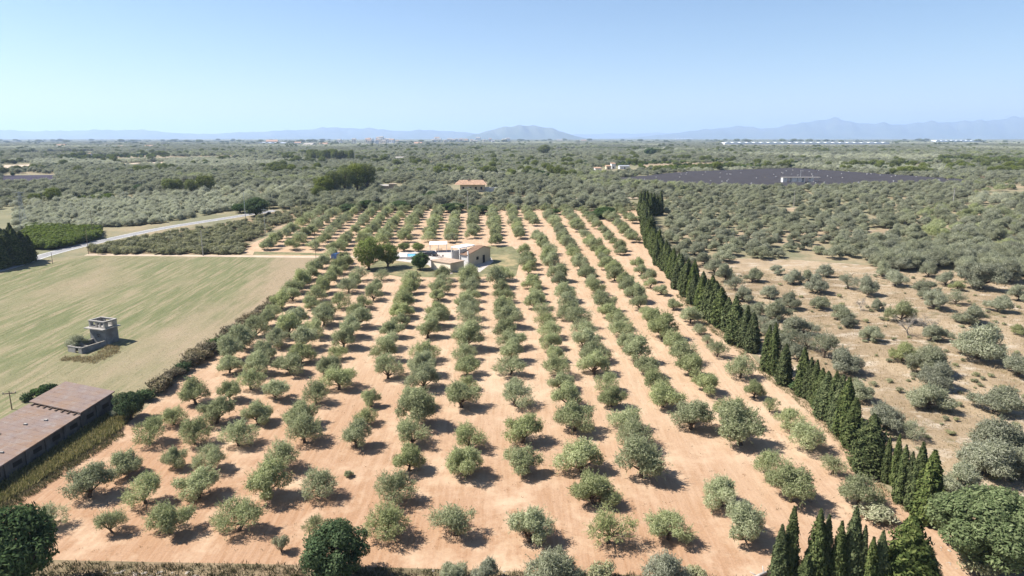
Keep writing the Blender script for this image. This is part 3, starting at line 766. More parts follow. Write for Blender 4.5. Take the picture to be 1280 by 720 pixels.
at('wild', 'shrub', 97, 434, 23, 'grey green shrub growing against the ruined hut', 'shrub', hs=0.75)
# hedge between the mown field and the orchard
HL = [(184,500),(196,490),(207,481),(218,472),(229,464),(240,456),(250,449),(259,443),(268,438),(279,428),(287,421),(296,415)]
for i, (x, y) in enumerate(HL):
    at('hedge' if i % 4 else 'hedgegreen', 'hedge_shrub', x, y, 0.066*(y-130)*rnd.uniform(0.9, 1.25), 'brownish green shrub in the hedge between mown field and orchard', 'shrub', 'shrubs of the field hedge', hs=rnd.uniform(0.7, 0.95))
for x, y in [(306,406),(314,401),(322,396),(330,390),(338,385),(346,379),(354,373),(362,367),(370,360),(380,353)]:
    at('hedge', 'hedge_shrub', x, y, 0.062*(y-130)*rnd.uniform(0.9, 1.3), 'dry brown shrub in the low upper end of the field hedge', 'shrub', 'dry shrubs of the field hedge', hs=rnd.uniform(0.6, 0.85))
at('bare', 'dead_tree', 292, 420, 16, 'thin bare tree sticking out of the field hedge', 'dead tree', hs=1.1)
for x, y, w in [(35,500,14),(48,497,16),(60,492,16)]:
    at('hedgegreen', 'shrub', x, y, w, 'green shrub behind the rusty shed at the mown field edge', 'shrub', 'shrubs behind the shed', hs=0.9)
# garden of the farmhouse
at('garden', 'garden_tree', 461, 337, 29, 'tall bright green garden tree beside the pool', 'tree', hs=1.15)
at('garden', 'garden_tree', 485, 334, 26, 'broad green garden tree next to the pool deck', 'tree', hs=1.0)
at('evergreen', 'garden_tree', 525, 337, 18, 'round dark clipped tree in front of the pool', 'tree', hs=1.05)
at('garden', 'garden_bush', 523, 314, 13, 'green garden bush beside the parked black car', 'bush', hs=0.7)
at('garden', 'garden_bush', 505, 314, 13, 'green garden bush behind the pool deck', 'bush', hs=0.7)
at('olive', 'olive_tree', 433, 334, 15, 'olive tree in front of the blue van', 'olive tree')
# pines and dark trees of the middle distance
PINES = [(405,249,22,1.0),(418,247,24,1.05),(432,244,24,1.1),(447,243,26,1.15),(459,242,26,1.1),(399,251,16,0.9)]
for x, y, w, hs in PINES:
    at('pine', 'pine_tree', x, y, w, 'tall rounded pine in the dark cluster left of the ruined farm' .replace(' left of', ' beside'), 'pine', 'pines beside the ruined farm', hs*1.0)
for x, y, w, hs in [(320,270,28,0.9),(212,243,16,1.2),(222,242,15,1.1),(240,243,16,1.1),(258,243,20,1.15),(68,255,18,1.1),(45,256,14,1.0),(174,242,14,0.9),(757,271,24,0.55),(745,273,20,0.5),(300,266,16,0.8),(480,204,10,1),(540,252,16,0.9),(528,252,12,0.9),(680,196,14,1),(812,196,14,0.9),(500,262,22,0.55),(565,265,26,0.5),(600,266,22,0.5),(692,268,14,0.6),(460,262,20,0.7),(436,266,18,0.7)]:
    at('pine' if hs > 0.95 else 'evergreen', 'evergreen_tree', x, y, w, 'dark rounded evergreen among the grey groves of the plain', 'tree', 'dark evergreens of the plain', hs*0.8)

# ------------------------------------------------------------------ scatter (uncountable plants)
def scatter_object(name, rows, kinds, label, cat):
    src = bpy.data.collections.new(name + '_kinds')
    i = 0
    for k in kinds:
        for tr, cr in V[k]:
            o = bpy.data.objects.new(f'{name}_{i:03d}', cr); src.objects.link(o); i += 1
    a = np.array(rows, dtype=np.float64)
    me = bpy.data.meshes.new(name)
    me.vertices.add(len(a)); me.vertices.foreach_set('co', a[:, :3].astype(np.float32).ravel())
    at_r = me.attributes.new('rot', 'FLOAT_VECTOR', 'POINT'); r = np.zeros((len(a), 3), np.float32); r[:, 2] = a[:, 3]; at_r.data.foreach_set('vector', r.ravel())
    at_s = me.attributes.new('scl', 'FLOAT_VECTOR', 'POINT'); s = np.stack([a[:, 4], a[:, 4], a[:, 5]], 1).astype(np.float32); at_s.data.foreach_set('vector', s.ravel())
    at_i = me.attributes.new('idx', 'INT', 'POINT'); at_i.data.foreach_set('value', a[:, 6].astype(np.int32))
    o = obj(name, me, None)
    ng = bpy.data.node_groups.new(name, 'GeometryNodeTree')
    ng.interface.new_socket('Geometry', in_out='INPUT', socket_type='NodeSocketGeometry')
    ng.interface.new_socket('Geometry', in_out='OUTPUT', socket_type='NodeSocketGeometry')
    gi = ng.nodes.new('NodeGroupInput'); go = ng.nodes.new('NodeGroupOutput')
    ci = ng.nodes.new('GeometryNodeCollectionInfo'); ci.inputs['Collection'].default_value = src
    ci.inputs['Separate Children'].default_value = True; ci.inputs['Reset Children'].default_value = True
    ip = ng.nodes.new('GeometryNodeInstanceOnPoints'); ip.inputs['Pick Instance'].default_value = True
    def att(nm, tp):
        n = ng.nodes.new('GeometryNodeInputNamedAttribute'); n.data_type = tp; n.inputs['Name'].default_value = nm; return n.outputs['Attribute']
    L = ng.links.new
    L(gi.outputs[0], ip.inputs['Points']); L(ci.outputs[0], ip.inputs['Instance'])
    L(att('idx', 'INT'), ip.inputs['Instance Index']); L(att('rot', 'FLOAT_VECTOR'), ip.inputs['Rotation']); L(att('scl', 'FLOAT_VECTOR'), ip.inputs['Scale'])
    L(ip.outputs[0], go.inputs[0])
    md = o.modifiers.new('scatter', 'NODES'); md.node_group = ng
    return tag(o, label, cat, kind='stuff')

PLOTS = [([(140,204.5),(205,202.5),(212,206.5),(150,209)], 'track', 'pale bare plot with thin rows far beyond the road'),
         ([(190,198),(290,195),(300,198.5),(196,202)], 'lawn', 'yellow green plot far beyond the road'),
         ([(642,246.5),(795,244.5),(800,248),(644,249.5)], 'track', 'sandy headland just beyond the orchard'),
         ([(512,203),(560,202),(563,204.5),(514,205.8)], 'track', 'narrow bare plot below the distant town'),
         ([(800,206),(905,203.2),(908,206),(806,210)], 'meadow', 'dry grass plot behind the solar field'),
         ([(20,191),(120,189),(122,191.5),(22,193.8)], 'lawn', 'thin green plot far out on the plain'),
         ([(300,217),(345,215),(350,218),(302,220)], 'track', 'bare soil plot beside the dark evergreens'),
         ([(1120,206),(1215,204),(1220,207),(1124,210)], 'meadow', 'dry plot among groves beyond the solar field'),
         ([(620,187),(720,185.5),(722,187.4),(622,189)], 'lawn', 'far green plot below the lone hill'),
         ([(205,230),(262,227),(266,230),(208,233.5)], 'track', 'bare sandy plot near the dark evergreens'),
         ([(960,262),(1010,258),(1016,262),(964,267)], 'meadow', 'small dry clearing among the groves'),
         ([(1085,288),(1150,283),(1158,289),(1090,295)], 'meadow', 'larger dry clearing among the groves')]
ORC = [(20,292),(20,264),(120,252),(215,249),(300,250),(300,262),(200,279),(140,286)]
SOLAR = [(764,226),(860,216.5),(990,212),(1205,227),(1200,230.5),(1090,234),(1000,236.5),(870,235.5),(790,231.5)]
CLEAR = [q for q, _, _ in PLOTS] + [SOLAR, ORC, [(740,210),(800,207),(800,216),(740,218)],                              # solar field, white hamlet
         [(474,229),(512,230),(512,243),(476,243)], [(560,230),(612,228),(612,245),(560,245)],                                      # ruined farm and villa
         [(0,218),(72,217),(76,229),(0,230)],[(0,206),(40,204),(44,212),(0,214)],        # dark plot, bare plot
         [(440,178.2),(500,178.2),(500,181),(440,181)], [(900,177),(1115,177),(1115,184),(900,184)],[(1165,174),(1235,174),(1235,179),(1165,179)],
         [(-50,336),(120,298),(310,262),(318,268),(130,308),(60,330),(-50,352)],         # road
         [(36,284),(130,291),(118,302),(45,318)],                                        # citrus
         [(105,292),(230,272),(330,268),(400,262),(318,303),(300,320),(105,320)],        # scrub
         [(780,250),(830,250),(830,292),(780,275)]]
rng = np.random.default_rng(7)
patches = []
for d0, d1, n in ((260, 520, 26), (520, 1000, 40), (1000, 2700, 70), (2700, 9500, 60)):
    for i in range(n):
        y = rng.uniform(d0, d1); x = rng.uniform(-0.85, 0.85)*y
        patches.append((x, y, rng.uniform(-0.5, 0.5) + (1.57 if rng.random() < 0.3 else 0), rng.uniform(5.9, 7.4), rng.choice([0.03, 0.08, 0.18, 0.4, 0.8], p=[.36, .26, .18, .12, .08]), rng.uniform(0.95, 1.4), rng.random()))
patches = np.array(patches)
def owner(x, y):
    # distances stretched so that far patches are larger
    d = ((patches[None, :, 0]-x[:, None])**2 + (patches[None, :, 1]-y[:, None])**2*0.6) / (patches[None, :, 1]+60)**1.0
    return np.argmin(d, 1)
far_rows = []; green_rows = []
def fill(y0, y1, mult, sxy, sz, lean_keep=1.0):
    for pi, (cx, cy, ang, sp, drop, sc, u) in enumerate(patches):
        R = 0.34*cy + 150
        if cy + R < y0 or cy - R > y1: continue
        s = sp*mult; k = int(R/s)
        i, j = np.meshgrid(np.arange(-k, k+1), np.arange(-k, k+1)); i = i.ravel()*s; j = j.ravel()*s
        x = cx + i*math.cos(ang) - j*math.sin(ang) + rng.normal(size=i.size)*0.10*s*(1 if u < 0.6 else 2.2)
        y = cy + i*math.sin(ang) + j*math.cos(ang) + rng.normal(size=i.size)*0.10*s*(1 if u < 0.6 else 2.2)
        m = (y > y0) & (y <= y1) & (np.abs(x) < 0.86*y + 25) & (rng.random(i.size) > drop)
        x, y = x[m], y[m]
        if not len(x): continue
        m = owner(x, y) == pi; x, y = x[m], y[m]
        for a, b in zip(x, y):
            z = g(b); px, py = proj(a, b, z)
            if py > 262 and px < 780: continue
            if any(inside(px, py, q) for q in CLEAR): continue
            if py > 336 or (px < cyp_x(py) + 8 and py > 262 and px > 300): continue
            if px > 800 and py > 318 and rng.random() < (py-318)/18: continue
            v = rng.uniform(0.75, 1.2)*sc
            row = (a, b, z, rng.uniform(0, 6.28), v*sxy, v*sz*rng.uniform(0.8, 1.0))
            if u > 0.94 and b > 520 and mult < 3: green_rows.append(row + (int(rng.integers(0, 2)),))
            else: far_rows.append(row + (int(rng.integers(9, 14)) if u < 0.62 else int(rng.integers(14, 16)) if u < 0.76 else int(rng.integers(0, 9)) if rng.random() < 0.3 else int(rng.integers(9, 14)),))
fill(185, 900, 1.0, 1.12, 0.98)
fill(900, 2600, 1.9, 1.9, 1.35)
fill(2600, 9500, 6.2, 6.5, 1.5)
for r in far_olive: far_rows.append(r)
# grey orchard by the road
for i in range(9000):
    y = rng.uniform(225, 440); x = rng.uniform(-340, -90); px, py = proj(x, y, g(y))
    if inside(px, py, ORC): far_rows.append((x, y, g(y), rng.uniform(0, 6.28), rng.uniform(.55, .85), rng.uniform(.5, .75), int(rng.integers(14, 16))))
# dense wood at the meadow's upper right
for i in range(150):
    px, py = rng.uniform(1090, 1300), rng.uniform(318, 352)
    if py > 336 + (px-1090)*0.05: continue
    p = P(px, py); far_rows.append((p.x, p.y, p.z, rng.uniform(0, 6.28), rng.uniform(1.1, 1.6), rng.uniform(1.0, 1.3), int(rng.integers(9, 14))))
scatter_object('olive_groves', far_rows, ['olive', 'wild', 'silver'], 'grey green olive groves covering the plain beyond the orchard', 'olive groves')
# citrus block and other green plots
for i in range(30):
    for j in range(16):
        p = P(36 + (122-36)*(i+0.5)/30, 286 + 26*(j+0.5)/16)
        px, py = proj(*p)
        if inside(px, py, [(30,286),(128,290),(122,298),(95,306),(45,317),(34,318)]): green_rows.append((p.x+rng.normal()*.4, p.y+rng.normal()*.5, p.z, rng.uniform(0, 6.28), rng.uniform(.95, 1.25), rng.uniform(.8, 1.0), int(rng.integers(0, 2))))
for i in range(260):
    px, py = rng.uniform(0, 140), rng.choice([241, 244.5, 247.5, 250]) + rng.normal()*0.35
    p = P(px, py); green_rows.append((p.x, p.y, p.z, rng.uniform(0, 6.28), rng.uniform(.9, 1.2), rng.uniform(.6, .8), int(rng.integers(0, 2))))
scatter_object('citrus_plots', green_rows, ['citrus'], 'dark green citrus plots between the grey groves', 'citrus plots')
# scrub between road and track, and around the orchard's upper edge
sc_rows = []
SCR = [(112,319),(112,311),(215,293),(300,280),(345,266),(470,250),(560,258),(560,263),(470,264),(400,268),(345,284),(310,304),(300,318)]
for i in range(4500):
    px, py = rng.uniform(105, 560), rng.uniform(248, 318)
    if not inside(px, py, SCR): continue
    p = P(px, py)
    if True: sc_rows.append((p.x, p.y, p.z, rng.uniform(0, 6.28), rng.uniform(.45, 1.2), rng.uniform(.35, 1.15), int(rng.integers(0, 4))))
for i in range(420):
    px, py = rng.uniform(560, 800), rng.uniform(256, 264)
    p = P(px, py)
    sc_rows.append((p.x, p.y, p.z, rng.uniform(0, 6.28), rng.uniform(.4, .9), rng.uniform(.4, .9), int(rng.integers(0, 4))))
scatter_object('roadside_scrub', sc_rows, ['scrub'], 'brownish scrub filling the ground between road and orchard', 'scrub')
# low grey scrub between the meadow olives
mrows = []
MD = [(1180,640),(1095,590),(1068,548),(1014,495),(974,468),(948,440),(904,407),(868,370),(850,345),(1000,338),(1290,352),(1330,420),(1330,640)]
for i in range(900):
    px, py = rng.uniform(850, 1320), rng.uniform(338, 640)
    if not inside(px, py, MD) or rng.random() > 0.42*(640-py)/300 + 0.1: continue
    p = P(px, py); sc_ = rng.uniform(.18, .5); mrows.append((p.x, p.y, p.z, rng.uniform(0, 6.28), sc_, sc_*rng.uniform(.6, 1.0), int(rng.integers(0, 4))))
scatter_object('meadow_scrub', mrows, ['scrub'], 'low grey green scrub dotted over the dry meadow', 'scrub')
# far dark tree belts
belt = []
for i in range(900):
    y = math.exp(rng.uniform(math.log(500), math.log(5200))); x = rng.uniform(-0.82, 0.82)*y
    px, py = proj(x, y, g(y))
    if any(inside(px, py, q) for q in CLEAR): continue
    m = max(1, int(rng.integers(1, 7))); a = rng.normal()*0.15
    for k in range(m):
        s = rng.uniform(0.55, 1.0)*(1 + y/5000)
        belt.append((x + k*6*math.cos(a), y + k*6*math.sin(a), g(y), rng.uniform(0, 6.28), s, s*0.85, int(rng.integers(0, 6))))
for i in range(55):        # dark stand beside the town road
    p = P(rng.uniform(386, 444), 201 + rng.normal()*0.8); s = rng.uniform(.8, 1.3); belt.append((*p, 0, s*0.8, s*1.3, int(rng.integers(3, 6))))
for i in range(170):       # tree line in front of the hills
    px = rng.uniform(-40, 1320); y = rng.uniform(3400, 6000); s = rng.uniform(1.5, 2.6)
    belt.append(((px-640)/F*y, y, g(y), rng.uniform(0, 6.28), s*2.2, s, int(rng.integers(0, 6))))
scatter_object('tree_belts', belt, ['evergreen', 'pine'], 'dark tree belts dotted over the distant plain', 'tree belts')

# ------------------------------------------------------------------ grass, weeds, stones
def grass(name, poly, n, h, mat, label, cat, blades=6, spread=0.16):
    w = [P(*p) for p in poly]; wp = [(v.x, v.y) for v in w]
    xs = [v[0] for v in wp]; ys = [v[1] for v in wp]
    pts = []
    while len(pts) < n:
        X = rng.uniform(min(xs), max(xs)); Y = rng.uniform(min(ys), max(ys))
        if inside(X, Y, wp): pts.append((X, Y, g(Y)))
    c = np.repeat(np.array(pts), blades, 0); k = len(c)
    hh = h*rng.uniform(0.45, 1.25, k)*np.repeat(rng.uniform(0.6, 1.2, n), blades)
    base = c + np.stack([rng.normal(size=k)*spread, rng.normal(size=k)*spread, np.zeros(k)], 1)
    u = unit(np.stack([rng.normal(size=k)*0.35, rng.normal(size=k)*0.35, np.ones(k)], 1))
    q = leaves(base + u*(hh*0.46)[:, None], u, hh, 0.035 + 0.10*hh, rng)
    return tag(obj(name, quad_mesh(name, q, mat), None), label, cat, kind='stuff')
grass('tall_grass', [(0,632),(60,596),(150,538),(178,506),(150,513),(120,527),(0,603),(-30,640)], 3600, 0.75, M['grass'], 'tall yellow green grass between the shed and the orchard', 'grass')
grass('hedge_weeds', [(-30,648),(20,634),(70,600),(155,545),(150,538),(60,592),(0,630),(-30,640)], 900, 0.45, M['weed'], 'brown weeds along the orchard edge of the shed strip', 'weeds')
grass('verge_weeds', [(80,704),(370,707),(560,714),(960,722),(960,760),(-20,760),(40,704)], 4200, 0.42, M['weed'], 'green and brown weeds on the verge below the orchard', 'weeds')
grass('hut_grass', [(76,451),(118,455),(150,441),(150,433),(134,432),(116,446),(88,446),(80,446)], 420, 0.5, M['dry_grass'], 'tall dry yellow grass around the ruined hut', 'grass')
grass('meadow_grass', [(1215,700),(1175,652),(1095,590),(1068,548),(1014,495),(974,468),(948,440),(904,407),(868,370),(850,345),(1000,335),(1290,348),(1330,420),(1330,720)], 12000, 0.30, M['dry_grass'], 'dry straw coloured grass tufts over the meadow', 'grass', 5, 0.3)
grass('cypress_weeds', [(1160,662),(1075,598),(1045,553),(990,497),(950,468),(925,442),(880,408),(845,370),(850,368),(932,440),(960,466),(1002,493),(1055,546),(1083,588)], 1500, 0.4, M['grass'], 'weeds along the foot of the cypress windbreak', 'weeds')
grass('orchard_weeds', [(60,690),(1100,690),(800,270),(600,262),(420,330),(300,430),(200,520)], 2600, 0.17, M['weed'], 'sparse small weeds in the tilled orchard soil', 'weeds', 4, 0.14)
grass('field_weeds', [(0,345),(112,321),(400,325),(300,404),(180,486),(0,515)], 9000, 0.14, M['grass'], 'short stubble of the mown field', 'grass', 4, 0.35)

def stone_mesh(seed):
    r = random.Random(seed); bm = bmesh.new()
    bmesh.ops.create_icosphere(bm, subdivisions=2, radius=1)
    for v in bm.verts:
        v.co *= 0.82 + 0.3*r.random(); v.co.z *= 0.55
    me = bpy.data.meshes.new('stone'); bm.to_mesh(me); bm.free(); me.materials.append(M['rock']); return me
stones = [stone_mesh(i) for i in range(4)]
GR = 'pale stones on the verge'
for i in range(18):
    x = rng.choice([rng.uniform(130, 250), rng.uniform(440, 560), rng.uniform(560, 660)], p=[.7, .15, .15]); y = 716 + rng.uniform(-3, 7)
    p = P(x, y); s = rng.uniform(0.08, 0.3)
    o = obj('stone', stones[i % 4], None); o.location = p + Vector((0, 0, s*0.05)); o.scale = (s*rng.uniform(1, 1.6), s, s*0.8); o.rotation_euler = (0, 0, rng.uniform(0, 6))
    tag(o, 'pale limestone lying in the weeds of the verge', 'stone', GR)
for i in range(26):
    x, y = rng.uniform(1140, 1200), rng.uniform(680, 712)
    p = P(x, y); s = rng.uniform(0.05, 0.16)
    o = obj('stone', stones[i % 4], None); o.location = p + Vector((0, 0, s*0.2)); o.scale = (s*1.4, s, s); o.rotation_euler = (0, 0, rng.uniform(0, 6))
    tag(o, 'small pale stone on the bare ground beside the corner clump', 'stone', 'stones beside the corner clump')
p = P(950, 722)
lg = thing('fallen_log', 'bleached fallen log with broken branches beside the corner cypresses', 'log', p, 0.5)
t = MB(); t.tube([(-1.2,0,0.16), (0,0.06,0.24), (1.4,-0.03,0.30)], [0.18, 0.16, 0.12], 8); t.build('stem', M['grey_wood'], lg, True)
for a, b in (((-0.3,0.05,0.22), (-0.8,0.6,0.55)), ((0.5,0,0.26), (0.9,0.55,0.7)), ((0.9,0,0.28), (1.0,-0.5,0.6))):
    t = MB(); t.tube([a, tuple((Vector(a)+Vector(b))/2), b], [0.08, 0.06, 0.03], 6); t.build('branch', M['grey_wood'], lg, True)

# ------------------------------------------------------------------ rusty shed
b0 = P(142.6, 512); f0 = P(0, 608)
ax = (b0-f0); ax.z = 0; ax.normalize()
SH = thing('shed', 'long low farm shed with a rusty flat roof and dark wall', 'shed', b0, math.atan2(ax.x, -ax.y)*-1 if False else math.atan2(-ax.x, ax.y))
# local: +y points away from the camera along the wall, -x across the roof; ground slope followed in z
def gl(y): return SL*ax.y*y
LEN, WD, WH = 46.0, 9.6, 2.55
skew = 2.6      # back wall runs at an angle
def shed_section(y0, y1, top0, top1, zoff, name):
    # roof slab between two cross lines (right end y at x=0, left end y+skew at x=-WD)
    m = MB()
    a = [(0.25,y0,WH+top0+zoff), (0.25,y1,WH+top1+zoff), (-WD,y1+skew,WH+top1+zoff+0.35), (-WD,y0+skew,WH+top0+zoff+0.35)]
    m.hull([(x,y,z-0.16) for x,y,z in a], a); r = m.build(name, M['rust'], SH)
    # seams of the sheets
    n = max(2, int((y1-y0)/1.15))
    for k in range(1, n):
        y = y0 + (y1-y0)*k/n; zt = WH + top0 + (top1-top0)*k/n + zoff
        s = MB(); s.hull([(0.24,y-0.035,zt+0.004),(0.24,y+0.035,zt+0.004),(-WD+.02,y+skew+0.035,zt+0.354),(-WD+.02,y+skew-0.035,zt+0.354)],
                         [(0.24,y-0.03,zt+0.018),(0.24,y+0.03,zt+0.018),(-WD+.02,y+skew+0.03,zt+0.368),(-WD+.02,y+skew-0.03,zt+0.368)])
        s.build('roof_seam', M['rust'], r)
    return r
ystep = -7.2
shed_section(ystep, 0.35, gl(ystep), gl(0), 0.32, 'roof')
shed_section(-LEN, ystep-0.05, gl(-LEN), gl(ystep), 0.0, 'roof')
w = MB(); w.hull([(0,-LEN,gl(-LEN)-.2),(0,0,-.2),(-.25,0,-.2),(-.25,-LEN,gl(-LEN)-.2)], [(0,-LEN,gl(-LEN)+WH-.17),(0,0,WH-.17),(-.25,0,WH-.17),(-.25,-LEN,gl(-LEN)+WH-.17)]); w.build('long_wall', M['shed_wall'], SH)
w = MB(); w.hull([(0,ystep,gl(ystep)+WH-.169),(0,0,WH-.169),(-.25,0,WH-.169),(-.25,ystep,gl(ystep)+WH-.169)], [(0,ystep,gl(ystep)+WH+.15),(0,0,WH+.15),(-.25,0,WH+.15),(-.25,ystep,gl(ystep)+WH+.15)]); w.build('upper_wall', M['shed_wall'], SH)
w = MB(); w.hull([(-.26,0,-.2),(-WD+.1,skew,-.1),(-WD+.1,skew-.25,-.1),(-.26,-.25,-.2)], [(-.26,0,WH+.14),(-WD+.1,skew,WH+.5),(-WD+.1,skew-.25,WH+.5),(-.26,-.25,WH+.14)]); w.build('end_wall', M['shed_wall'], SH)
w = MB(); w.hull([(-WD+.1,-LEN+skew,gl(-LEN)-.2),(-WD+.1,skew-.26,-.2),(-WD+.35,skew-.26,-.2),(-WD+.35,-LEN+skew,gl(-LEN)-.2)], [(-WD+.1,-LEN+skew,gl(-LEN)+WH+.15),(-WD+.1,skew-.26,WH+.15),(-WD+.35,skew-.26,WH+.15),(-WD+.35,-LEN+skew,gl(-LEN)+WH+.15)]); w.build('back_wall', M['shed_wall'], SH)
for k in range(13):
    y = -0.25 - k*3.4
    w = MB(); w.hull([(0.003,y-.2,gl(y)-.2),(.16,y-.2,gl(y)-.2),(.16,y+.2,gl(y)-.2),(.003,y+.2,gl(y)-.2)], [(0.003,y-.2,gl(y)+WH-.19),(.16,y-.2,gl(y)+WH-.19),(.16,y+.2,gl(y)+WH-.19),(.003,y+.2,gl(y)+WH-.19)]); w.build('pilaster', M['shed_wall'], SH)
    if k:
        w = MB(); w.box(0.004, 0.05, y+1.2, y+2.6, gl(y)+1.25, gl(y)+1.85); wi = w.build('window', M['dark'], SH)
for k in range(8):      # beam ends in the step of the roof
    xx = -0.6 - k*1.15; yy = ystep + skew*(-xx/WD) - 0.25; zz = WH + gl(ystep) + 0.35*(-xx/WD)
    w = MB(); w.box(xx-.07, xx+.07, yy-.35, yy+.2, zz+.05, zz+.17); w.build('beam_end', M['wood'], SH)
w = MB(); w.hull([(-WD-.05,-24,WH*0.7+gl(-24)),(-WD-.05,ystep+skew,WH*0.7+gl(ystep)),(-WD-2.2,ystep+skew-1,WH*.55+gl(ystep)),(-WD-2.2,-24,WH*.55+gl(-24))],
                 [(-WD-.05,-24,WH*0.7+gl(-24)+.1),(-WD-.05,ystep+skew,WH*0.7+gl(ystep)+.1),(-WD-2.2,ystep+skew-1,WH*.55+gl(ystep)+.1),(-WD-2.2,-24,WH*.55+gl(-24)+.1)]); w.build('lean_to_roof', M['concrete'], SH)
w = MB(); w.hull([(-WD-2.15,-24,gl(-24)-.2),(-WD-2.15,ystep+skew-1.1,gl(ystep)-.2),(-WD-2.0,ystep+skew-1.1,gl(ystep)-.2),(-WD-2.0,-24,gl(-24)-.2)], [(-WD-2.15,-24,gl(-24)+WH*.55),(-WD-2.15,ystep+skew-1.1,gl(ystep)+WH*.55),(-WD-2.0,ystep+skew-1.1,gl(ystep)+WH*.55),(-WD-2.0,-24,gl(-24)+WH*.55)]); w.build('lean_to_wall', M['concrete'], SH)
for xx, yy in ((-3.2,-9.5),(-6.4,-14.0),(-2.1,-18.5),(-8.5,-26.0),(-5,-11)):
    zz = WH + gl(yy-skew*(-xx/WD)) + 0.35*(-xx/WD)
    w = MB(); w.box(xx-.2, xx+.2, yy-.15, yy+.15, zz+.002, zz+.2); w.build('roof_weight', M['concrete'], SH)

# ------------------------------------------------------------------ ruined hut in the mown field
a0, b1 = P(114.2, 428.5), P(133.6, 431.5)
ux = (b1-a0); ux.z = 0; Lx = ux.length; ux.normalize()
HT = thing('ruined_hut', 'small grey two storey ruined hut with open roof terrace and roofless annex', 'hut', a0, math.atan2(ux.y, ux.x))
D = 2.8; H1, H2 = 3.05, 4.5
def wall_x(y0, y1, z0, z1, x0, x1, openings, name, mat, parent):
    """wall along local x with rectangular openings (x0,x1,z0,z1)"""
    m = MB(); xs = sorted({x0, x1, *[o[0] for o in openings], *[o[1] for o in openings]}); zs = sorted({z0, z1, *[o[2] for o in openings], *[o[3] for o in openings]})
    for i in range(len(xs)-1):
        for j in range(len(zs)-1):
            cx, cz = (xs[i]+xs[i+1])/2, (zs[j]+zs[j+1])/2
            if not any(o[0] < cx < o[1] and o[2] < cz < o[3] for o in openings): m.box(xs[i], xs[i+1], y0, y1, zs[j], zs[j+1])
    bm = bmesh.new(); me0 = m.mesh(name); bm.from_mesh(me0); bmesh.ops.remove_doubles(bm, verts=bm.verts[:], dist=1e-4)
    seen = {}
    for f in bm.faces: seen.setdefault(frozenset(v.index for v in f.verts), []).append(f)
    bmesh.ops.delete(bm, geom=[f for fs in seen.values() if len(fs) > 1 for f in fs], context='FACES_ONLY')
    me = bpy.data.meshes.new(name); bm.to_mesh(me); bm.free()
    return obj(name, me, mat, parent)
def wall_y(x0, x1, z0, z1, y0, y1, openings, name, mat, parent):
    o = wall_x(-x1, -x0, z0, z1, y0, y1, openings, name, mat, parent)
    o.rotation_euler = (0, 0, math.pi/2); return o
wall_x(0, 0.25, -0.2, H1, 0, Lx, [(Lx*.46, Lx*.64, 1.35, 2.05)], 'front_wall', M['grey_wall'], HT)
wall_x(D-.25, D, -0.2, H1, 0, Lx, [], 'rear_wall', M['grey_wall'], HT)
wall_y(Lx-.25, Lx, -0.2, H1, .251, D-.251, [], 'side_wall', M['grey_wall'], HT)
wall_y(0, .25, -0.2, H1, .251, D-.251, [], 'side_wall', M['grey_wall'], HT)
m = MB(); m.box(Lx*.46+.01, Lx*.64-.01, .12, .15, 1.36, 2.04); wi = m.build('window', M['dark'], HT)
m = MB(); m.box(Lx*.545, Lx*.56, .06, .119, 1.36, 2.04); m.box(Lx*.46+.01, Lx*.544, .06, .119, 1.68, 1.72); m.box(Lx*.561, Lx*.64-.01, .06, .119, 1.68, 1.72); m.build('window_bar', M['grey_wood'], wi)
m = MB(); m.box(-.55, Lx+.3, -.75, D+.55, H1+.002, H1+.16); m.build('balcony_slab', M['concrete'], HT)
wall_x(0, .2, H1+.163, H2, 0, Lx, [(.35, Lx*.42, H1+.42, H2-.25), (Lx*.52, Lx*.68, H1+.3, H2-.25), (Lx*.74, Lx-.35, H1+.42, H2-.25)], 'terrace_wall', M['concrete'], HT)
wall_x(D-.2, D, H1+.163, H2, 0, Lx, [(Lx*.3, Lx*.6, H1+.5, H2-.25)], 'terrace_wall', M['concrete'], HT)
wall_y(Lx-.2, Lx, H1+.163, H2, .201, D-.201, [(D*.3, D*.62, H1+.42, H2-.25)], 'terrace_wall', M['concrete'], HT)
wall_y(0, .2, H1+.163, H2, .201, D-.201, [(D*.3, D*.62, H1+.42, H2-.25)], 'terrace_wall', M['concrete'], HT)
m = MB(); m.box(-.08, Lx+.08, -.08, .28, H2+.002, H2+.12); m.build('coping', M['concrete'], HT)
m = MB(); m.box(-.08, Lx+.08, D-.28, D+.08, H2+.002, H2+.12); m.build('coping', M['concrete'], HT)
m = MB(); m.box(Lx-.28, Lx+.08, .281, D-.281, H2+.002, H2+.12); m.build('coping', M['concrete'], HT)
m = MB(); m.box(-.08, .28, .281, D-.281, H2+.002, H2+.12); m.build('coping', M['concrete'], HT)
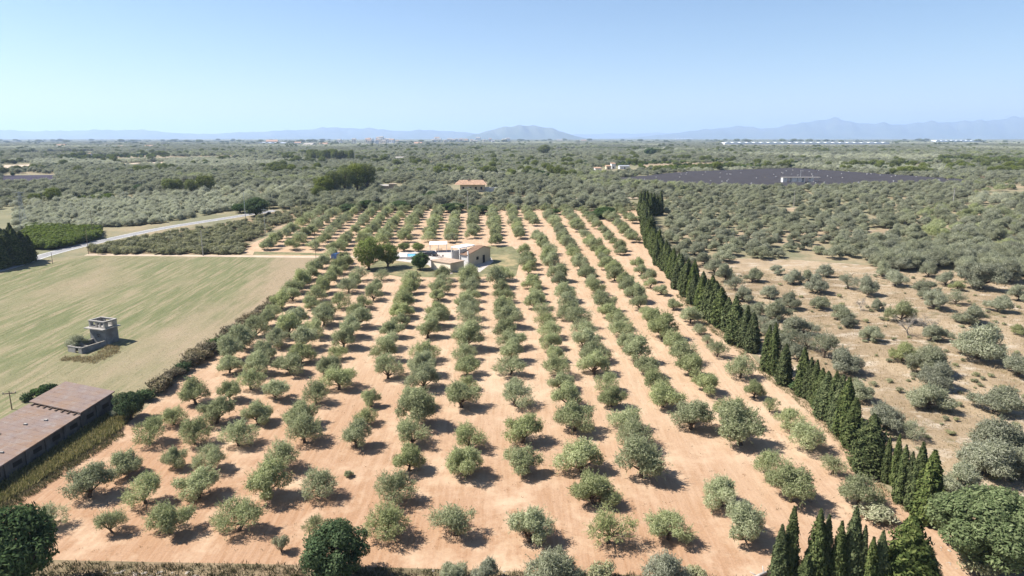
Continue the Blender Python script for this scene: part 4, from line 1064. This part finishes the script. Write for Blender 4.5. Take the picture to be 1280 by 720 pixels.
# annex without a roof in front of the hut
AX0, AX1, AY0 = 0.4, Lx-.02, -5.2
AH = 1.05
zf = SL*AY0*0.9
wall_y(AX1-.22, AX1, zf-.2, AH-.25, AY0, -.01, [], 'annex_wall', M['grey_wall'], HT)
wall_y(AX0, AX0+.22, zf-.2, AH-.25, AY0+.23, -.01, [], 'annex_wall', M['grey_wall'], HT)
wall_x(AY0, AY0+.22, zf-.2, AH-.25, AX0, AX1-.221, [(AX0+1.9, AX0+2.7, zf-.19, zf+1.2)], 'annex_wall', M['concrete'], HT)
wall_x(-3.2, -3.0, zf-.2, AH-.4, AX0+.221, AX1-.221, [(AX0+1.6, AX0+2.4, zf-.19, AH-.41)], 'partition_wall', M['concrete'], HT)
for x0, x1, y0, y1 in ((AX1-.26, AX1+.04, AY0-.04, -.01), (AX0-.04, AX0+.26, AY0-.04, -.01), (AX0+.262, AX1-.262, AY0-.04, AY0+.26)):
    m = MB(); m.box(x0, x1, y0, y1, AH-.248, AH-.13); m.build('annex_coping', M['concrete'], HT)

# ------------------------------------------------------------------ farmhouse, patio, pool, vehicles
h0, h1 = P(584.8, 334), P(612.9, 326)
hx = h1-h0; hx.z = 0; HLn = hx.length; hx.normalize(); ha = math.atan2(hx.y, hx.x)
HS = thing('farmhouse', 'cream farmhouse with shaded gable end, tiled roof and white roof canopy', 'house', h0, ha)
def gz(lx, ly, o=h0, a=ha): return SL*(math.sin(a)*lx + math.cos(a)*ly)
E1, RX, RZ, DP = 3.5, HLn*0.70, 5.1, 2.6
base = min(0, gz(HLn, 0), gz(0, 6)) - .2
m = MB(); m.hull([(0,0,base),(HLn,0,base),(HLn,0,4.2),(RX,0,RZ),(0,0,E1)], [(0,.3,base),(HLn,.3,base),(HLn,.3,4.2),(RX,.3,RZ),(0,.3,E1)]); gw = m.build('gable_wall', M['cream'], HS)
m = MB(); m.hull([(0,DP-.3,base),(HLn,DP-.3,base),(HLn,DP-.3,4.2),(RX,DP-.3,RZ),(0,DP-.3,E1)], [(0,DP,base),(HLn,DP,base),(HLn,DP,4.2),(RX,DP,RZ),(0,DP,E1)]); m.build('gable_wall', M['white'], HS)
m = MB(); m.box(0, .3, .301, DP-.301, base, E1); m.build('side_wall', M['white'], HS)
m = MB(); m.box(HLn-.3, HLn, .301, DP-.301, base, 4.15); m.build('side_wall', M['cream'], HS)
m = MB(); m.box(-.25, .05, -.35, -.003, base, E1+1.1); m.build('buttress', M['white'], HS)
def roof_plane(x0, z0, x1, z1, name):
    r = MB(); r.hull([(x0,-.25,z0+.02),(x1,-.25,z1+.02),(x1,DP+.2,z1+.02),(x0,DP+.2,z0+.02)], [(x0,-.25,z0+.16),(x1,-.25,z1+.16),(x1,DP+.2,z1+.16),(x0,DP+.2,z0+.16)])
    rp = r.build(name, M['terracotta'], HS)
    for k in range(14):
        y = -.1 + k*(DP+.1)/13
        t = MB(); t.tube([(x0,y,z0+.17),(x1,y,z1+.17)], [.09,.09], 6); t.build('tile_row', M['terracotta'], rp)
roof_plane(-.35, E1-.09, RX, RZ, 'roof_slope')
roof_plane(RX+.001, RZ, HLn+.35, 4.2-.11, 'roof_slope')
for x, z0, z1 in ((HLn*.70, gz(HLn*.7, 0)+.05, 2.6), (HLn*.42, 1.6, 2.5)):
    m = MB(); m.box(x-.5, x+.5, -.05, -.003, z0, z1); m.build('door' if z1 > 2.55 else 'window', M['dark'], HS)
m = MB(); m.box(-.2, 6.6, DP+.21, DP+3.6, 5.15, 5.4); cn = m.build('canopy_roof', M['canvas'], HS)
for x, y in ((-.1,DP+.3),(6.4,DP+.3),(-.1,DP+3.4),(6.4,DP+3.4),(3.1,DP+3.4)):
    m = MB(); m.box(x-.12, x+.12, y-.12, y+.12, base+.3, 5.149); m.build('canopy_post', M['white'], HS)
m = MB(); m.box(.05, 6.2, DP+3.0, DP+3.25, base+.3, 4.2); m.build('rear_wall', M['white'], HS)
m = MB(); m.box(HLn+.01, HLn+1.0, .5, 3.5, base, 1.1); m.build('low_wall', M['white'], HS)

l0, l1 = P(539, 336), P(563, 341)
lx = l1-l0; lx.z = 0; LL = lx.length; lx.normalize(); la = math.atan2(lx.y, lx.x)
LB_ = thing('outbuilding', 'low cream outbuilding with bright front wall and brown flat roof', 'outbuilding', l0, la)
bz = min(0, SL*math.sin(la)*LL) - .25
m = MB(); m.box(0, LL, 0, .25, bz, 2.35); m.build('front_wall', M['pale_cream'], LB_)  # lighter than the other walls: sunshine put into its colour
m = MB(); m.box(LL-.25, LL, .251, 5.5, bz, 2.35); m.build('side_wall', M['cream'], LB_)
m = MB(); m.box(0, .25, .251, 5.5, bz, 2.35); m.build('side_wall', M['cream'], LB_)
m = MB(); m.box(.251, LL-.251, 5.25, 5.5, bz, 2.35); m.build('rear_wall', M['cream'], LB_)
m = MB(); m.hull([(-.2,-.2,2.353),(LL+.2,-.2,2.353),(LL+.2,5.7,2.353),(-.2,5.7,2.353)], [(-.2,-.2,2.5),(LL+.2,-.2,2.5),(LL+.2,5.7,2.5),(-.2,5.7,2.5)]); m.build('roof', M['tan_roof'], LB_)
m = MB(); m.box(-.6, LL+1.2, -1.2, -.003, bz, bz+.32); m.build('plinth', M['paving'], LB_)
tag(sheet('patio', [(497,326),(535,331),(545,340),(600,340),(617,327),(614,322),(586,322),(583,313),(535,313),(490,316),(488,324)], 0.016, M['paving']), 'pale paved patio between house and pool', 'patio')
# swimming pool with raised deck
q0 = P(515, 323)
PL = thing('swimming_pool', 'small raised swimming pool of blue water with pale coping', 'pool', q0, 0.15)
m = MB(); m.box(-1.7, 1.7, -1.5, -1.2, -.4, .8); m.build('pool_wall', M['pool_tile'], PL)
m = MB(); m.box(-1.7, 1.7, 4.2, 4.5, -.4, .8); m.build('pool_wall', M['pool_tile'], PL)
m = MB(); m.box(-1.7, -1.4, -1.199, 4.199, -.4, .8); m.build('pool_wall', M['pool_tile'], PL)
m = MB(); m.box(1.4, 1.7, -1.199, 4.199, -.4, .8); m.build('pool_wall', M['pool_tile'], PL)
m = MB(); m.box(-1.399, 1.399, -1.199, 4.199, -.3, .62); m.build('pool_water', M['pool'], PL)
q1 = P(502, 323)
DK = thing('pool_deck', 'pale raised terrace beside the blue pool', 'terrace', q1, 0.15)
m = MB(); m.box(-2.2, 1.5, -1.0, 4.6, -.4, .62); m.build('deck_slab', M['pool_tile'], DK)
m = MB(); m.box(-2.2, 1.5, -1.12, -1.003, -.4, .7); m.build('deck_edge', M['white'], DK)
# pergola
q2 = P(548, 314)
PG = thing('pergola', 'open pergola with white canvas top on slim posts', 'pergola', q2, 0.1)
m = MB(); m.hull([(-2.8,-1.6,2.35),(2.8,-1.6,2.35),(2.8,1.9,2.75),(-2.8,1.9,2.75)], [(-2.8,-1.6,2.45),(2.8,-1.6,2.45),(2.8,1.9,2.85),(-2.8,1.9,2.85)]); m.build('canvas_top', M['canvas'], PG)
for x, y in ((-2.6,-1.5),(0,-1.5),(2.6,-1.5),(-2.6,1.7),(0,1.7),(2.6,1.7)):
    m = MB(); m.box(x-.07, x+.07, y-.07, y+.07, -.2, 2.38); m.build('post', M['white'], PG)
tb = thing('garden_table', 'dark garden table in the shade of the pergola', 'table', q2 + Vector((0.3, -0.2, 0)), 0.1)
m = MB(); m.box(-.9, .9, -.45, .45, .70, .75); m.build('table_top', M['wood'], tb)
for x, y in ((-.8,-.38),(.8,-.38),(-.8,.38),(.8,.38)):
    m = MB(); m.box(x-.04, x+.04, y-.04, y+.04, -.05, .699); m.build('leg', M['wood'], tb)
def chair(p, a, label, mat):
    c = thing('patio_chair', label, 'chair', p, a, 'patio chairs')
    m = MB(); m.box(-.25, .25, -.25, .25, .42, .47); m.build('seat', mat, c)
    m = MB(); m.box(-.25, .25, .22, .27, .471, .95); m.build('backrest', mat, c)
    for x, y in ((-.22,-.22),(.22,-.22),(-.22,.22),(.22,.22)):
        m = MB(); m.box(x-.025, x+.025, y-.025, y+.025, -.03, .419); m.build('leg', mat, c)
for x, y, a in ((547,322,.4),(550,322,2.0),(553,322.3,4.0),(567,321.6,1.0),(571,321.8,2.6)):
    chair(P(x, y), a, 'small garden chair standing on the paved patio', M['wood'] if x < 560 else M['white'])
def vehicle(p, rz, L_, W_, H_, paint, label, cat, name, van=False):
    c = thing(name, label, cat, p, rz)
    sil = [(-L_/2,.3),(L_/2,.3),(L_/2,.75),(L_*.46,.88),(L_*.22,.98)] + ([(L_*.12,H_),(-L_*.48,H_),(-L_/2,.9)] if van else [(L_*.06,H_),(-L_*.28,H_),(-L_*.42,1.0),(-L_/2,.92)])
    m = MB(); m.hull([(x,-W_/2,z) for x, z in sil], [(x,W_/2,z) for x, z in sil]); b = m.build('body', paint, c)
    bv = b.modifiers.new('bevel', 'BEVEL'); bv.width = 0.07; bv.segments = 2
    top = (L_*.04, -L_*(.45 if van else .26))
    for s in (-1, 1):
        m = MB(); y = s*(W_/2+.004)
        m.hull([(L_*.16,y,1.0),(top[0],y,H_-.14),(top[1],y,H_-.14),(-L_*.40,y,1.0)], [(L_*.16,y+s*.01,1.0),(top[0],y+s*.01,H_-.14),(top[1],y+s*.01,H_-.14),(-L_*.40,y+s*.01,1.0)]); m.build('side_window', M['glass'], c)
    x0, x1 = L_*.225, L_*(.125 if van else .065)
    m = MB(); m.hull([(x0,-W_*.42,1.03),(x0,W_*.42,1.03),(x1,W_*.38,H_-.06),(x1,-W_*.38,H_-.06)], [(x0+.03,-W_*.42,1.03),(x0+.03,W_*.42,1.03),(x1+.03,W_*.38,H_-.06),(x1+.03,-W_*.38,H_-.06)]); m.build('windscreen', M['glass'], c)
    for x in (-L_*.31, L_*.31):
        for y in (-W_/2+.06, W_/2-.06):
            m = MB(); m.tube([(x,y-.11,.32),(x,y+.11,.32)], [.32,.32], 14); wl = m.build('wheel', M['tyre'], c)
            m = MB(); s = 1 if y > 0 else -1; m.tube([(x,y+s*.112,.32),(x,y+s*.13,.32)], [.19,.17], 12); m.build('rim', M['steel'], wl)
    for y in (-W_*.34, W_*.34):
        m = MB(); m.box(L_/2-.01, L_/2+.02, y-.16, y+.16, .60, .74); m.build('headlight', M['canvas'], c)
vehicle(P(537.5, 319.5), 2.7, 4.2, 1.75, 1.48, M['car_black'], 'black hatchback parked between pool and pergola', 'car', 'parked_car')
vehicle(P(421.5, 323.2), 1.35, 4.3, 1.8, 1.85, M['car_blue'], 'blue van parked where the dirt track enters the orchard', 'van', 'parked_van', True)

# ------------------------------------------------------------------ poles and pylon
def pole(x, y, hpx, label, arms=1, r=0.13, mat='wood', name='utility_pole', group=None):
    p = P(x, y); h = hpx/ppm(p)/0.96
    o = thing(name, label, 'pole', p, 0.3, group)
    m = MB(); m.tube([(0,0,-.3),(0,0,h)], [r, r*.65], 8); m.build('shaft', M[mat], o)
    for k in range(arms):
        m = MB(); m.box(-.9, .9, -.06, .06, h-.5-k*.8, h-.36-k*.8); ar = m.build('crossarm', M[mat], o)
        for s in (-.8, 0.25, .8):
            m = MB(); m.tube([(s,0,h-.355-k*.8),(s,0,h-.15-k*.8)], [.05,.03], 6); m.build('insulator', M['steel'], ar)
    return o
pole(254, 320, 31, 'pale bare pole at the far edge of the mown field', 0, 0.14, 'grey_wood')
pole(66, 330, 14, 'short dark post beside the road at the mown field', 0, 0.08)
pole(111, 318, 34, 'thin dark pole where the track meets the road', 0, 0.09)
pole(117, 296, 32, 'slim pole on the far side of the road', 1, 0.1)
pole(395, 323, 32, 'dark thin pole beside the track near the blue van', 0, 0.08)
pole(585, 268, 33, 'pale concrete power pole at the top of the orchard', 1, 0.17, 'concrete')
pole(1190, 263, 27, 'pale concrete power pole among the dense groves', 1, 0.22, 'concrete')
pole(992, 260, 22, 'thin concrete pole standing in the groves below the solar field', 0, 0.14, 'concrete')
pole(307, 274, 32, 'steel pole beside the bend of the road', 0, 0.14, 'steel')
pole(427, 251, 13, 'short concrete power pole in front of the pines', 1, 0.15, 'concrete')
pole(377, 270, 18, 'pale thin pole in the scrub below the pines', 0, 0.09, 'grey_wood')
pole(332, 292, 30, 'grey lamp pole in the scrub beside the orchard', 1, 0.09, 'steel')
pole(15, 512, 24, 'short wooden power pole behind the rusty shed', 1, 0.09)
pole(105, 267, 20, 'slim pole in the grey orchard beyond the road', 0, 0.1, 'grey_wood')
p = P(30, 282)
PY = thing('lattice_pylon', 'grey lattice power pylon beside the citrus plot', 'pylon', p, 0.2)
h = 13.0
for sx in (-1, 1):
    for sy in (-1, 1):
        m = MB(); m.tube([(sx*.9,sy*.9,-.2),(sx*.25,sy*.25,h)], [.09,.06], 4); m.build('leg', M['steel'], PY)
for k in range(7):
    z0, z1 = k*h/7, (k+1)*h/7; r0, r1 = .9-.65*k/7, .9-.65*(k+1)/7
    for a, b in (((-r0,-r0,z0),(r1,-r1,z1)), ((r0,-r0,z0),(r1,r1,z1)), ((r0,r0,z0),(-r1,r1,z1)), ((-r0,r0,z0),(-r1,-r1,z1))):
        m = MB(); m.tube([a, b], [.045,.045], 4); m.build('brace', M['steel'], PY)
for z in (h-.4, h-2.0):
    m = MB(); m.box(-1.7, 1.7, -.07, .07, z, z+.14); m.build('crossarm', M['steel'], PY)

# ------------------------------------------------------------------ solar field and plots of the plain
sw = [(P(*q).x, P(*q).y) for q in SOLAR]
tag(sheet('solar_field_ground', sw, 0.03, M['verge'], True), 'bare ground under the solar panels', 'ground')
m = MB(); y = min(q[1] for q in sw) + 3; ymax = max(q[1] for q in sw)
while y < ymax:
    xs = []
    for i in range(len(sw)):
        (xa, ya), (xb, yb) = sw[i], sw[(i+1) % len(sw)]
        if (ya > y) != (yb > y): xs.append(xa + (xb-xa)*(y-ya)/(yb-ya))
    xs.sort(); z = g(y)
    if len(xs) >= 2:
        x = xs[0] + rnd.uniform(0, 6)
        while x < xs[-1]-6:
            L_ = min(rnd.uniform(26, 34), xs[-1]-x)
            m.hull([(x,y-1.7,z+.75),(x+L_,y-1.7,z+.75),(x+L_,y+1.7,z+1.75),(x,y+1.7,z+1.75)], [(x,y-1.7,z+.80),(x+L_,y-1.7,z+.80),(x+L_,y+1.7,z+1.80),(x,y+1.7,z+1.80)])
            for k in range(3): m.box(x+L_*(k+.5)/3-.06, x+L_*(k+.5)/3+.06, y-.06, y+.06, z-.1, z+1.24)
            x += L_ + rnd.choice([.6, .6, 3.0])
    y += 6.5
tag(m.build('solar_panels', M['panel']), 'dark purple rows of solar panels in the fenced field', 'solar panels', kind='stuff')
ribbon('solar_track', [(858,215.6),(925,213),(990,211.2),(1060,214.8),(1130,219.6),(1212,226.2)], 6.0, 0.04, M['track'], 'pale gravel track along the far side of the solar field', 'track')
mb = MB()
for i in range(90):
    px_, py_ = rng.uniform(790, 1180), rng.uniform(212, 233)
    if inside(px_, py_, SOLAR):
        q = P(px_, py_); mb.box(q.x-.3, q.x+.3, q.y-.25, q.y+.25, q.z, q.z+2.05)
tag(mb.build('inverter_boxes', M['white']), 'small white inverter boxes dotted between the solar panels', 'inverter boxes', kind='stuff')
p = P(998, 231)
SB = thing('service_building', 'long low white building at the edge of the solar field', 'building', p, 0.0)
for x0, x1 in ((-9.8,-7.2),(-4.4,-1.2),(-.8,1.8),(3.2,3.8),(7.4,9.0)):
    m = MB(); m.box(x0, x1, 0, 3, -.2, 4.3); m.build('white_cabin', M['white'], SB)
m = MB(); m.box(-10, 13.5, -.4, 3.6, 4.35, 4.6); m.build('roof', M['concrete'], SB)
for k in range(5):
    m = MB(); m.box(-10+k*5.8, -9.8+k*5.8, 3.1, 3.3, -.2, 4.349); m.build('post', M['steel'], SB)
m = MB(); m.tube([(1.5,1.5,4.6),(1.5,1.5,8.0)], [.12,.08], 6); m.build('mast', M['steel'], SB)
for x, y, w, hgt, mt, lb in [(748,215,8,3.0,'white','white box hut at the end of the pale yard'),(767,211,5,4.6,'white','tall white block in the small hamlet above the solar field'),(781,211.5,13,2.6,'steel','blue grey roofed barn in the small hamlet above the solar field'),(761,212,6,3.0,'cream','pale house wedged in the small hamlet above the solar field')]:
    p = P(x, y); W_ = w/ppm(p)
    o = thing('farm_building', lb, 'building', p, 0.15)
    m = MB(); m.box(-W_/2, W_/2, 0, 5, -.3, hgt); m.build('wall', M['white' if mt == 'steel' else mt], o)
    m = MB(); m.hull([(-W_/2-.3,-.3,hgt+.004),(W_/2+.3,-.3,hgt+.004),(W_/2+.3,5.3,hgt+.6),(-W_/2-.3,5.3,hgt+.6)], [(-W_/2-.3,-.3,hgt+.2),(W_/2+.3,-.3,hgt+.2),(W_/2+.3,5.3,hgt+.9),(-W_/2-.3,5.3,hgt+.9)]); m.build('roof', M['steel' if mt == 'steel' else 'terracotta'], o)
    m = MB(); m.box(-.5, .4, -.04, -.004, .1, 2.0); m.build('door', M['dark'], o)
sheet('sandy_yard', [(778,228),(812,225.5),(814,227),(785,230)], 0.05, M['track'], label='pale sandy yard beside the solar field', cat='yard')
sheet('scrubland', [(112,319),(108,309),(215,290),(300,276),(345,264),(400,262),(395,268),(345,284),(312,304),(300,319)], 0.008, M['verge'], label='rough scrubland between road and orchard', cat='scrubland')
for q, mt_, lb_ in PLOTS: sheet('plot', q, 0.03, M[mt_], label=lb_, cat='plot')
sheet('dark_plot', [(0,219.5),(70,218.5),(74,226),(0,227.5)], 0.05, M['shade_net'], label='dark covered plot among the groves of the plain', cat='plot')
sheet('bare_plot', [(0,206.5),(38,205.5),(42,210),(0,212)], 0.05, M['track'], label='bare sandy plot among the far groves', cat='plot')
sheet('bare_plot', [(72,218.5),(98,217.5),(98,221),(76,221)], 0.05, M['track'], label='small bare plot beside the dark covered plot', cat='plot')

# villa and ruined farm behind the orchard
p = P(588, 240)
VL = thing('villa', 'cream villa with a long low terracotta roof behind the orchard', 'house', p, 0.05)
m = MB(); m.box(-5.5, 8.0, 0, 7, -.3, 4.0); m.build('wall', M['cream'], VL)
m = MB(); m.hull([(-8.5,-1.6,4.003),(9.2,-1.6,4.003),(9.2,8,4.003),(-8.5,8,4.003)], [(-6,3.0,6.3),(7,3.0,6.3),(7,3.4,6.3),(-6,3.4,6.3)]); rf = m.build('roof', M['terracotta'], VL)
m = MB(); m.box(-1.4, -.7, 2.0, 2.7, 5.0, 7.1); m.build('chimney', M['cream'], rf)
for x in (-3.8, .2, 3.0, 6.0):
    m = MB(); m.box(x-.5, x+.5, -.06, -.004, 1.3, 2.8); m.build('window', M['dark'], VL)
m = MB(); m.box(8.05, 15, 1, 5, -.3, 2.4); m.build('annex', M['white'], VL)
p = P(492, 240)
RF = thing('ruined_farm', 'pinkish ruined farm buildings with collapsed roofs beside the pines', 'ruin', p, 0.1)
m = MB(); m.box(-7.5, -3, 2, 6, -.3, 3.0); m.build('wall', M['concrete'], RF)
m = MB(); m.box(-2.5, 1.6, 0, 4, -.3, 4.4); m.build('wall', M['track'], RF)
m = MB(); m.hull([(-7.8,1.6,3.003),(-2.6,1.6,3.003),(-2.6,6.4,3.6),(-7.8,6.4,3.6)], [(-7.8,1.6,3.2),(-2.6,1.6,3.2),(-2.6,6.4,3.8),(-7.8,6.4,3.8)]); m.build('roof', M['concrete'], RF)
m = MB(); m.hull([(1.8,0,2.6),(7,0,.9),(7,4,.9),(1.8,4,2.6)], [(1.8,0,2.8),(7,0,1.1),(7,4,1.1),(1.8,4,2.8)]); m.build('fallen_roof', M['terracotta'], RF)
m = MB(); m.box(7.4, 9.5, 1, 1.4, -.3, 1.6); m.build('wall', M['cream'], RF)
w = thing('garden_wall', 'low reddish garden wall running from the ruin to the villa', 'wall', P(545, 245), 0.03)
m = MB(); m.box(-12, 14, 0, .3, -.3, 1.1); m.build('wall_body', M['terracotta'], w)

# ------------------------------------------------------------------ greenhouses, town, far sheds
def greenhouse(x0, x1, y, label, hgt=4.0, mat='greenhouse'):
    a, b = P(x0, y), P(x1, y); o = thing('greenhouse', label, 'greenhouse', (a+b)/2, math.atan2(b.y-a.y, b.x-a.x))
    L_ = (b-a).length; n = max(4, int(L_/30))
    for k in range(n):
        c0 = -L_/2 + L_*k/n; c1 = c0 + L_/n*0.985
        sil = [(c0,0),(c1,0),(c1,hgt*.7),((c0+c1)/2+(c1-c0)*.25,hgt*.93),((c0+c1)/2,hgt),((c0+c1)/2-(c1-c0)*.25,hgt*.93),(c0,hgt*.7)]
        m = MB(); m.hull([(x,0,z-.2) for x, z in sil], [(x,60,z-.2) for x, z in sil]); m.build('greenhouse_bay', M[mat], o)
greenhouse(906, 1112, 180.6, 'very long white greenhouse in front of the high hills', 10.0)
greenhouse(1170, 1232, 177.6, 'white greenhouse strip beyond the long one', 13.0)
greenhouse(845, 868, 174.6, 'small pale greenhouse at the foot of the hills', 14.0)
greenhouse(322, 353, 180.4, 'low white farm greenhouse beside the dark tree stand', 9.0)
greenhouse(28, 44, 184.0, 'small white greenhouse at the far end of the plain', 4.0)
def town_house(px, py, wpx, hpx, mat, label, group, roof='terracotta', name='town_house'):
    p = P(px, py); s = 1/ppm(p); W_, H_ = wpx*s, hpx*s
    o = thing(name, label, 'house', p, rnd.uniform(-.3, .3), group)
    m = MB(); m.box(-W_/2, W_/2, 0, W_*.8, -1, H_); m.build('wall', M[mat], o)
    m = MB(); m.hull([(-W_/2-.5,-.5,H_+.01),(W_/2+.5,-.5,H_+.01),(W_/2+.5,W_*.8+.5,H_+.01),(-W_/2-.5,W_*.8+.5,H_+.01)], [(-W_/2,W_*.36,H_+W_*.16),(W_/2,W_*.36,H_+W_*.16),(W_/2,W_*.44,H_+W_*.16),(-W_/2,W_*.44,H_+W_*.16)]); m.build('roof', M[roof], o)
    if wpx > 2.4:
        for k in range(2):
            m = MB(); x = -W_*.25 + k*W_*.5; m.box(x-W_*.07, x+W_*.07, -.3, -.02, H_*.35, H_*.7); m.build('window', M['dark'], o)
for i in range(44):
    px = rnd.gauss(465, 18) if i < 22 else rnd.uniform(535, 635)
    town_house(px, rnd.uniform(176.6, 179.6), rnd.uniform(3.0, 6.5), rnd.uniform(3.0, 5.4) if i < 22 else rnd.uniform(2.2, 4.4), rnd.choice(['white', 'pale_cream', 'white']), 'small pale house in the distant town below the hills', 'houses of the distant town', rnd.choice(['concrete', 'terracotta', 'concrete']))
town_house(476, 178.5, 5.5, 7.0, 'white', 'tall white block standing out of the distant town', None, 'concrete')
for px, py, w_, h_ in [(372,181,8,2.4),(384,183,14,2.0),(404,182,10,2.0),(340,180,14,3),(522,181,10,1.8),(185,185,10,2.0),(75,184,10,2.0),(134,183,6,2.0),(150,184.5,5,1.8),(500,200,12,2.2),(112,197,3.5,5),(383,212,10,2.0),(832,187,6,2.0),(885,190,6,2.0),(1200,217,8,3.0),(1215,184,4,1.2),(700,177,7,1.5),(730,177,6,1.4)]:
    town_house(px, py, w_, h_, rnd.choice(['white', 'cream', 'concrete']), 'lone pale farm building among the groves of the plain', 'farm buildings of the plain', rnd.choice(['terracotta', 'concrete']), 'farm_building')

# ------------------------------------------------------------------ hills
def ridge(name, prof, dist, width, label, seed):
    xs = [p[0] for p in prof]; n = 220; K = 26
    r = np.random.default_rng(seed); ph = r.random(14)*6.28
    vs = []; fs = []
    for i in range(n):
        px = xs[0] + (xs[-1]-xs[0])*i/(n-1)
        py = float(np.mean([np.interp(px + k, xs, [p[1] for p in prof]) for k in (-9, -6, -3, 0, 3, 6, 9)]))
        d = ray(px, py); t = dist/d[1]
        X, Z = d[0]*t, max(CH + d[2]*t, 3.0)
        Z += (Z*0.03)*sum(math.sin(px*(.05*1.6**k) + ph[k])/1.4**k for k in range(6))*0.5
        d0 = ray(px, 176)
        for j in range(K):
            s = j/(K-1)*2-1          # -1 front foot, 0 crest, 1 back foot
            prof_s = (0.5 + 0.5*math.cos(math.pi*min(1, abs(s))))**0.8
            spur = 1 + 0.22*math.sin(px*0.11 + ph[6] + 2.0*math.sin(3*s + ph[7]))*math.sin(math.pi*abs(s)) + 0.13*math.sin(px*0.31 + ph[8] + 3*s)*math.sin(math.pi*abs(s))
            zz = g(9000) - 1.5 + (Z - g(9000) + 1.5)*prof_s*(spur if abs(s) > 0.02 else 1)
            y = dist + s*width
            vs.append((X*(y/dist), y, zz))
    for i in range(n-1):
        for j in range(K-1): fs.append((i*K+j, (i+1)*K+j, (i+1)*K+j+1, i*K+j+1))
    me = bpy.data.meshes.new(name); me.from_pydata(vs, [], fs); me.update(); me.shade_smooth()
    if sum(p.normal.z for p in me.polygons) < 0: me.flip_normals()
    return tag(obj(name, me, M['hill']), label, 'hills', kind='structure')
ridge('hills', [(-500,168),(-300,165),(0,163),(60,164),(110,163),(165,162),(205,165),(245,168),(300,165.5),(350,164),(400,160.5),(425,159.5),(460,161),(500,164),(535,162.5),(560,163.5),(590,167),(640,170),(700,172),(760,174)], 18000, 3200, 'long low blue ridge on the horizon', 1)
ridge('hills', [(566,174),(580,172),(600,166),(620,161.5),(638,159),(652,156),(664,156.5),(680,159),(697,163),(715,168.5),(728,172.5),(740,174.3)], 13500, 1700, 'rounded blue hill rising alone from the plain', 2)
ridge('hills', [(600,173),(680,170),(735,167.5),(765,166.5),(785,168),(815,165.5),(850,167),(900,169),(960,172)], 27000, 3500, 'faint far ridge between the nearer hills', 3)
ridge('hills', [(740,174),(790,172),(830,168),(868,163.5),(900,160),(925,158.5),(955,160.5),(985,157.5),(1005,153),(1020,150.5),(1042,149.5),(1060,151),(1085,155.5),(1110,154.5),(1140,155),(1180,152.5),(1215,152),(1250,149),(1285,146.5),(1400,146),(1600,152),(1900,168)], 20000, 4200, 'high blue mountain ridge with pale rocky crests', 4)

# ------------------------------------------------------------------ haze
hz = MB(); hz.box(-43900, 43900, -21, 43900, -25.0, 760.0)
hm_, t, out = nt('haze_air')
pv = t.nodes.new('ShaderNodeVolumePrincipled')
pv.inputs['Color'].default_value = (0.53, 0.69, 1.0, 1); pv.inputs['Density'].default_value = 7.5e-5; pv.inputs['Anisotropy'].default_value = 0.2
t.links.new(pv.outputs[0], out.inputs['Volume'])
ho = hz.build('haze', hm_)
tag(ho, 'pale blue summer haze lying over the whole plain', 'haze', kind='stuff')
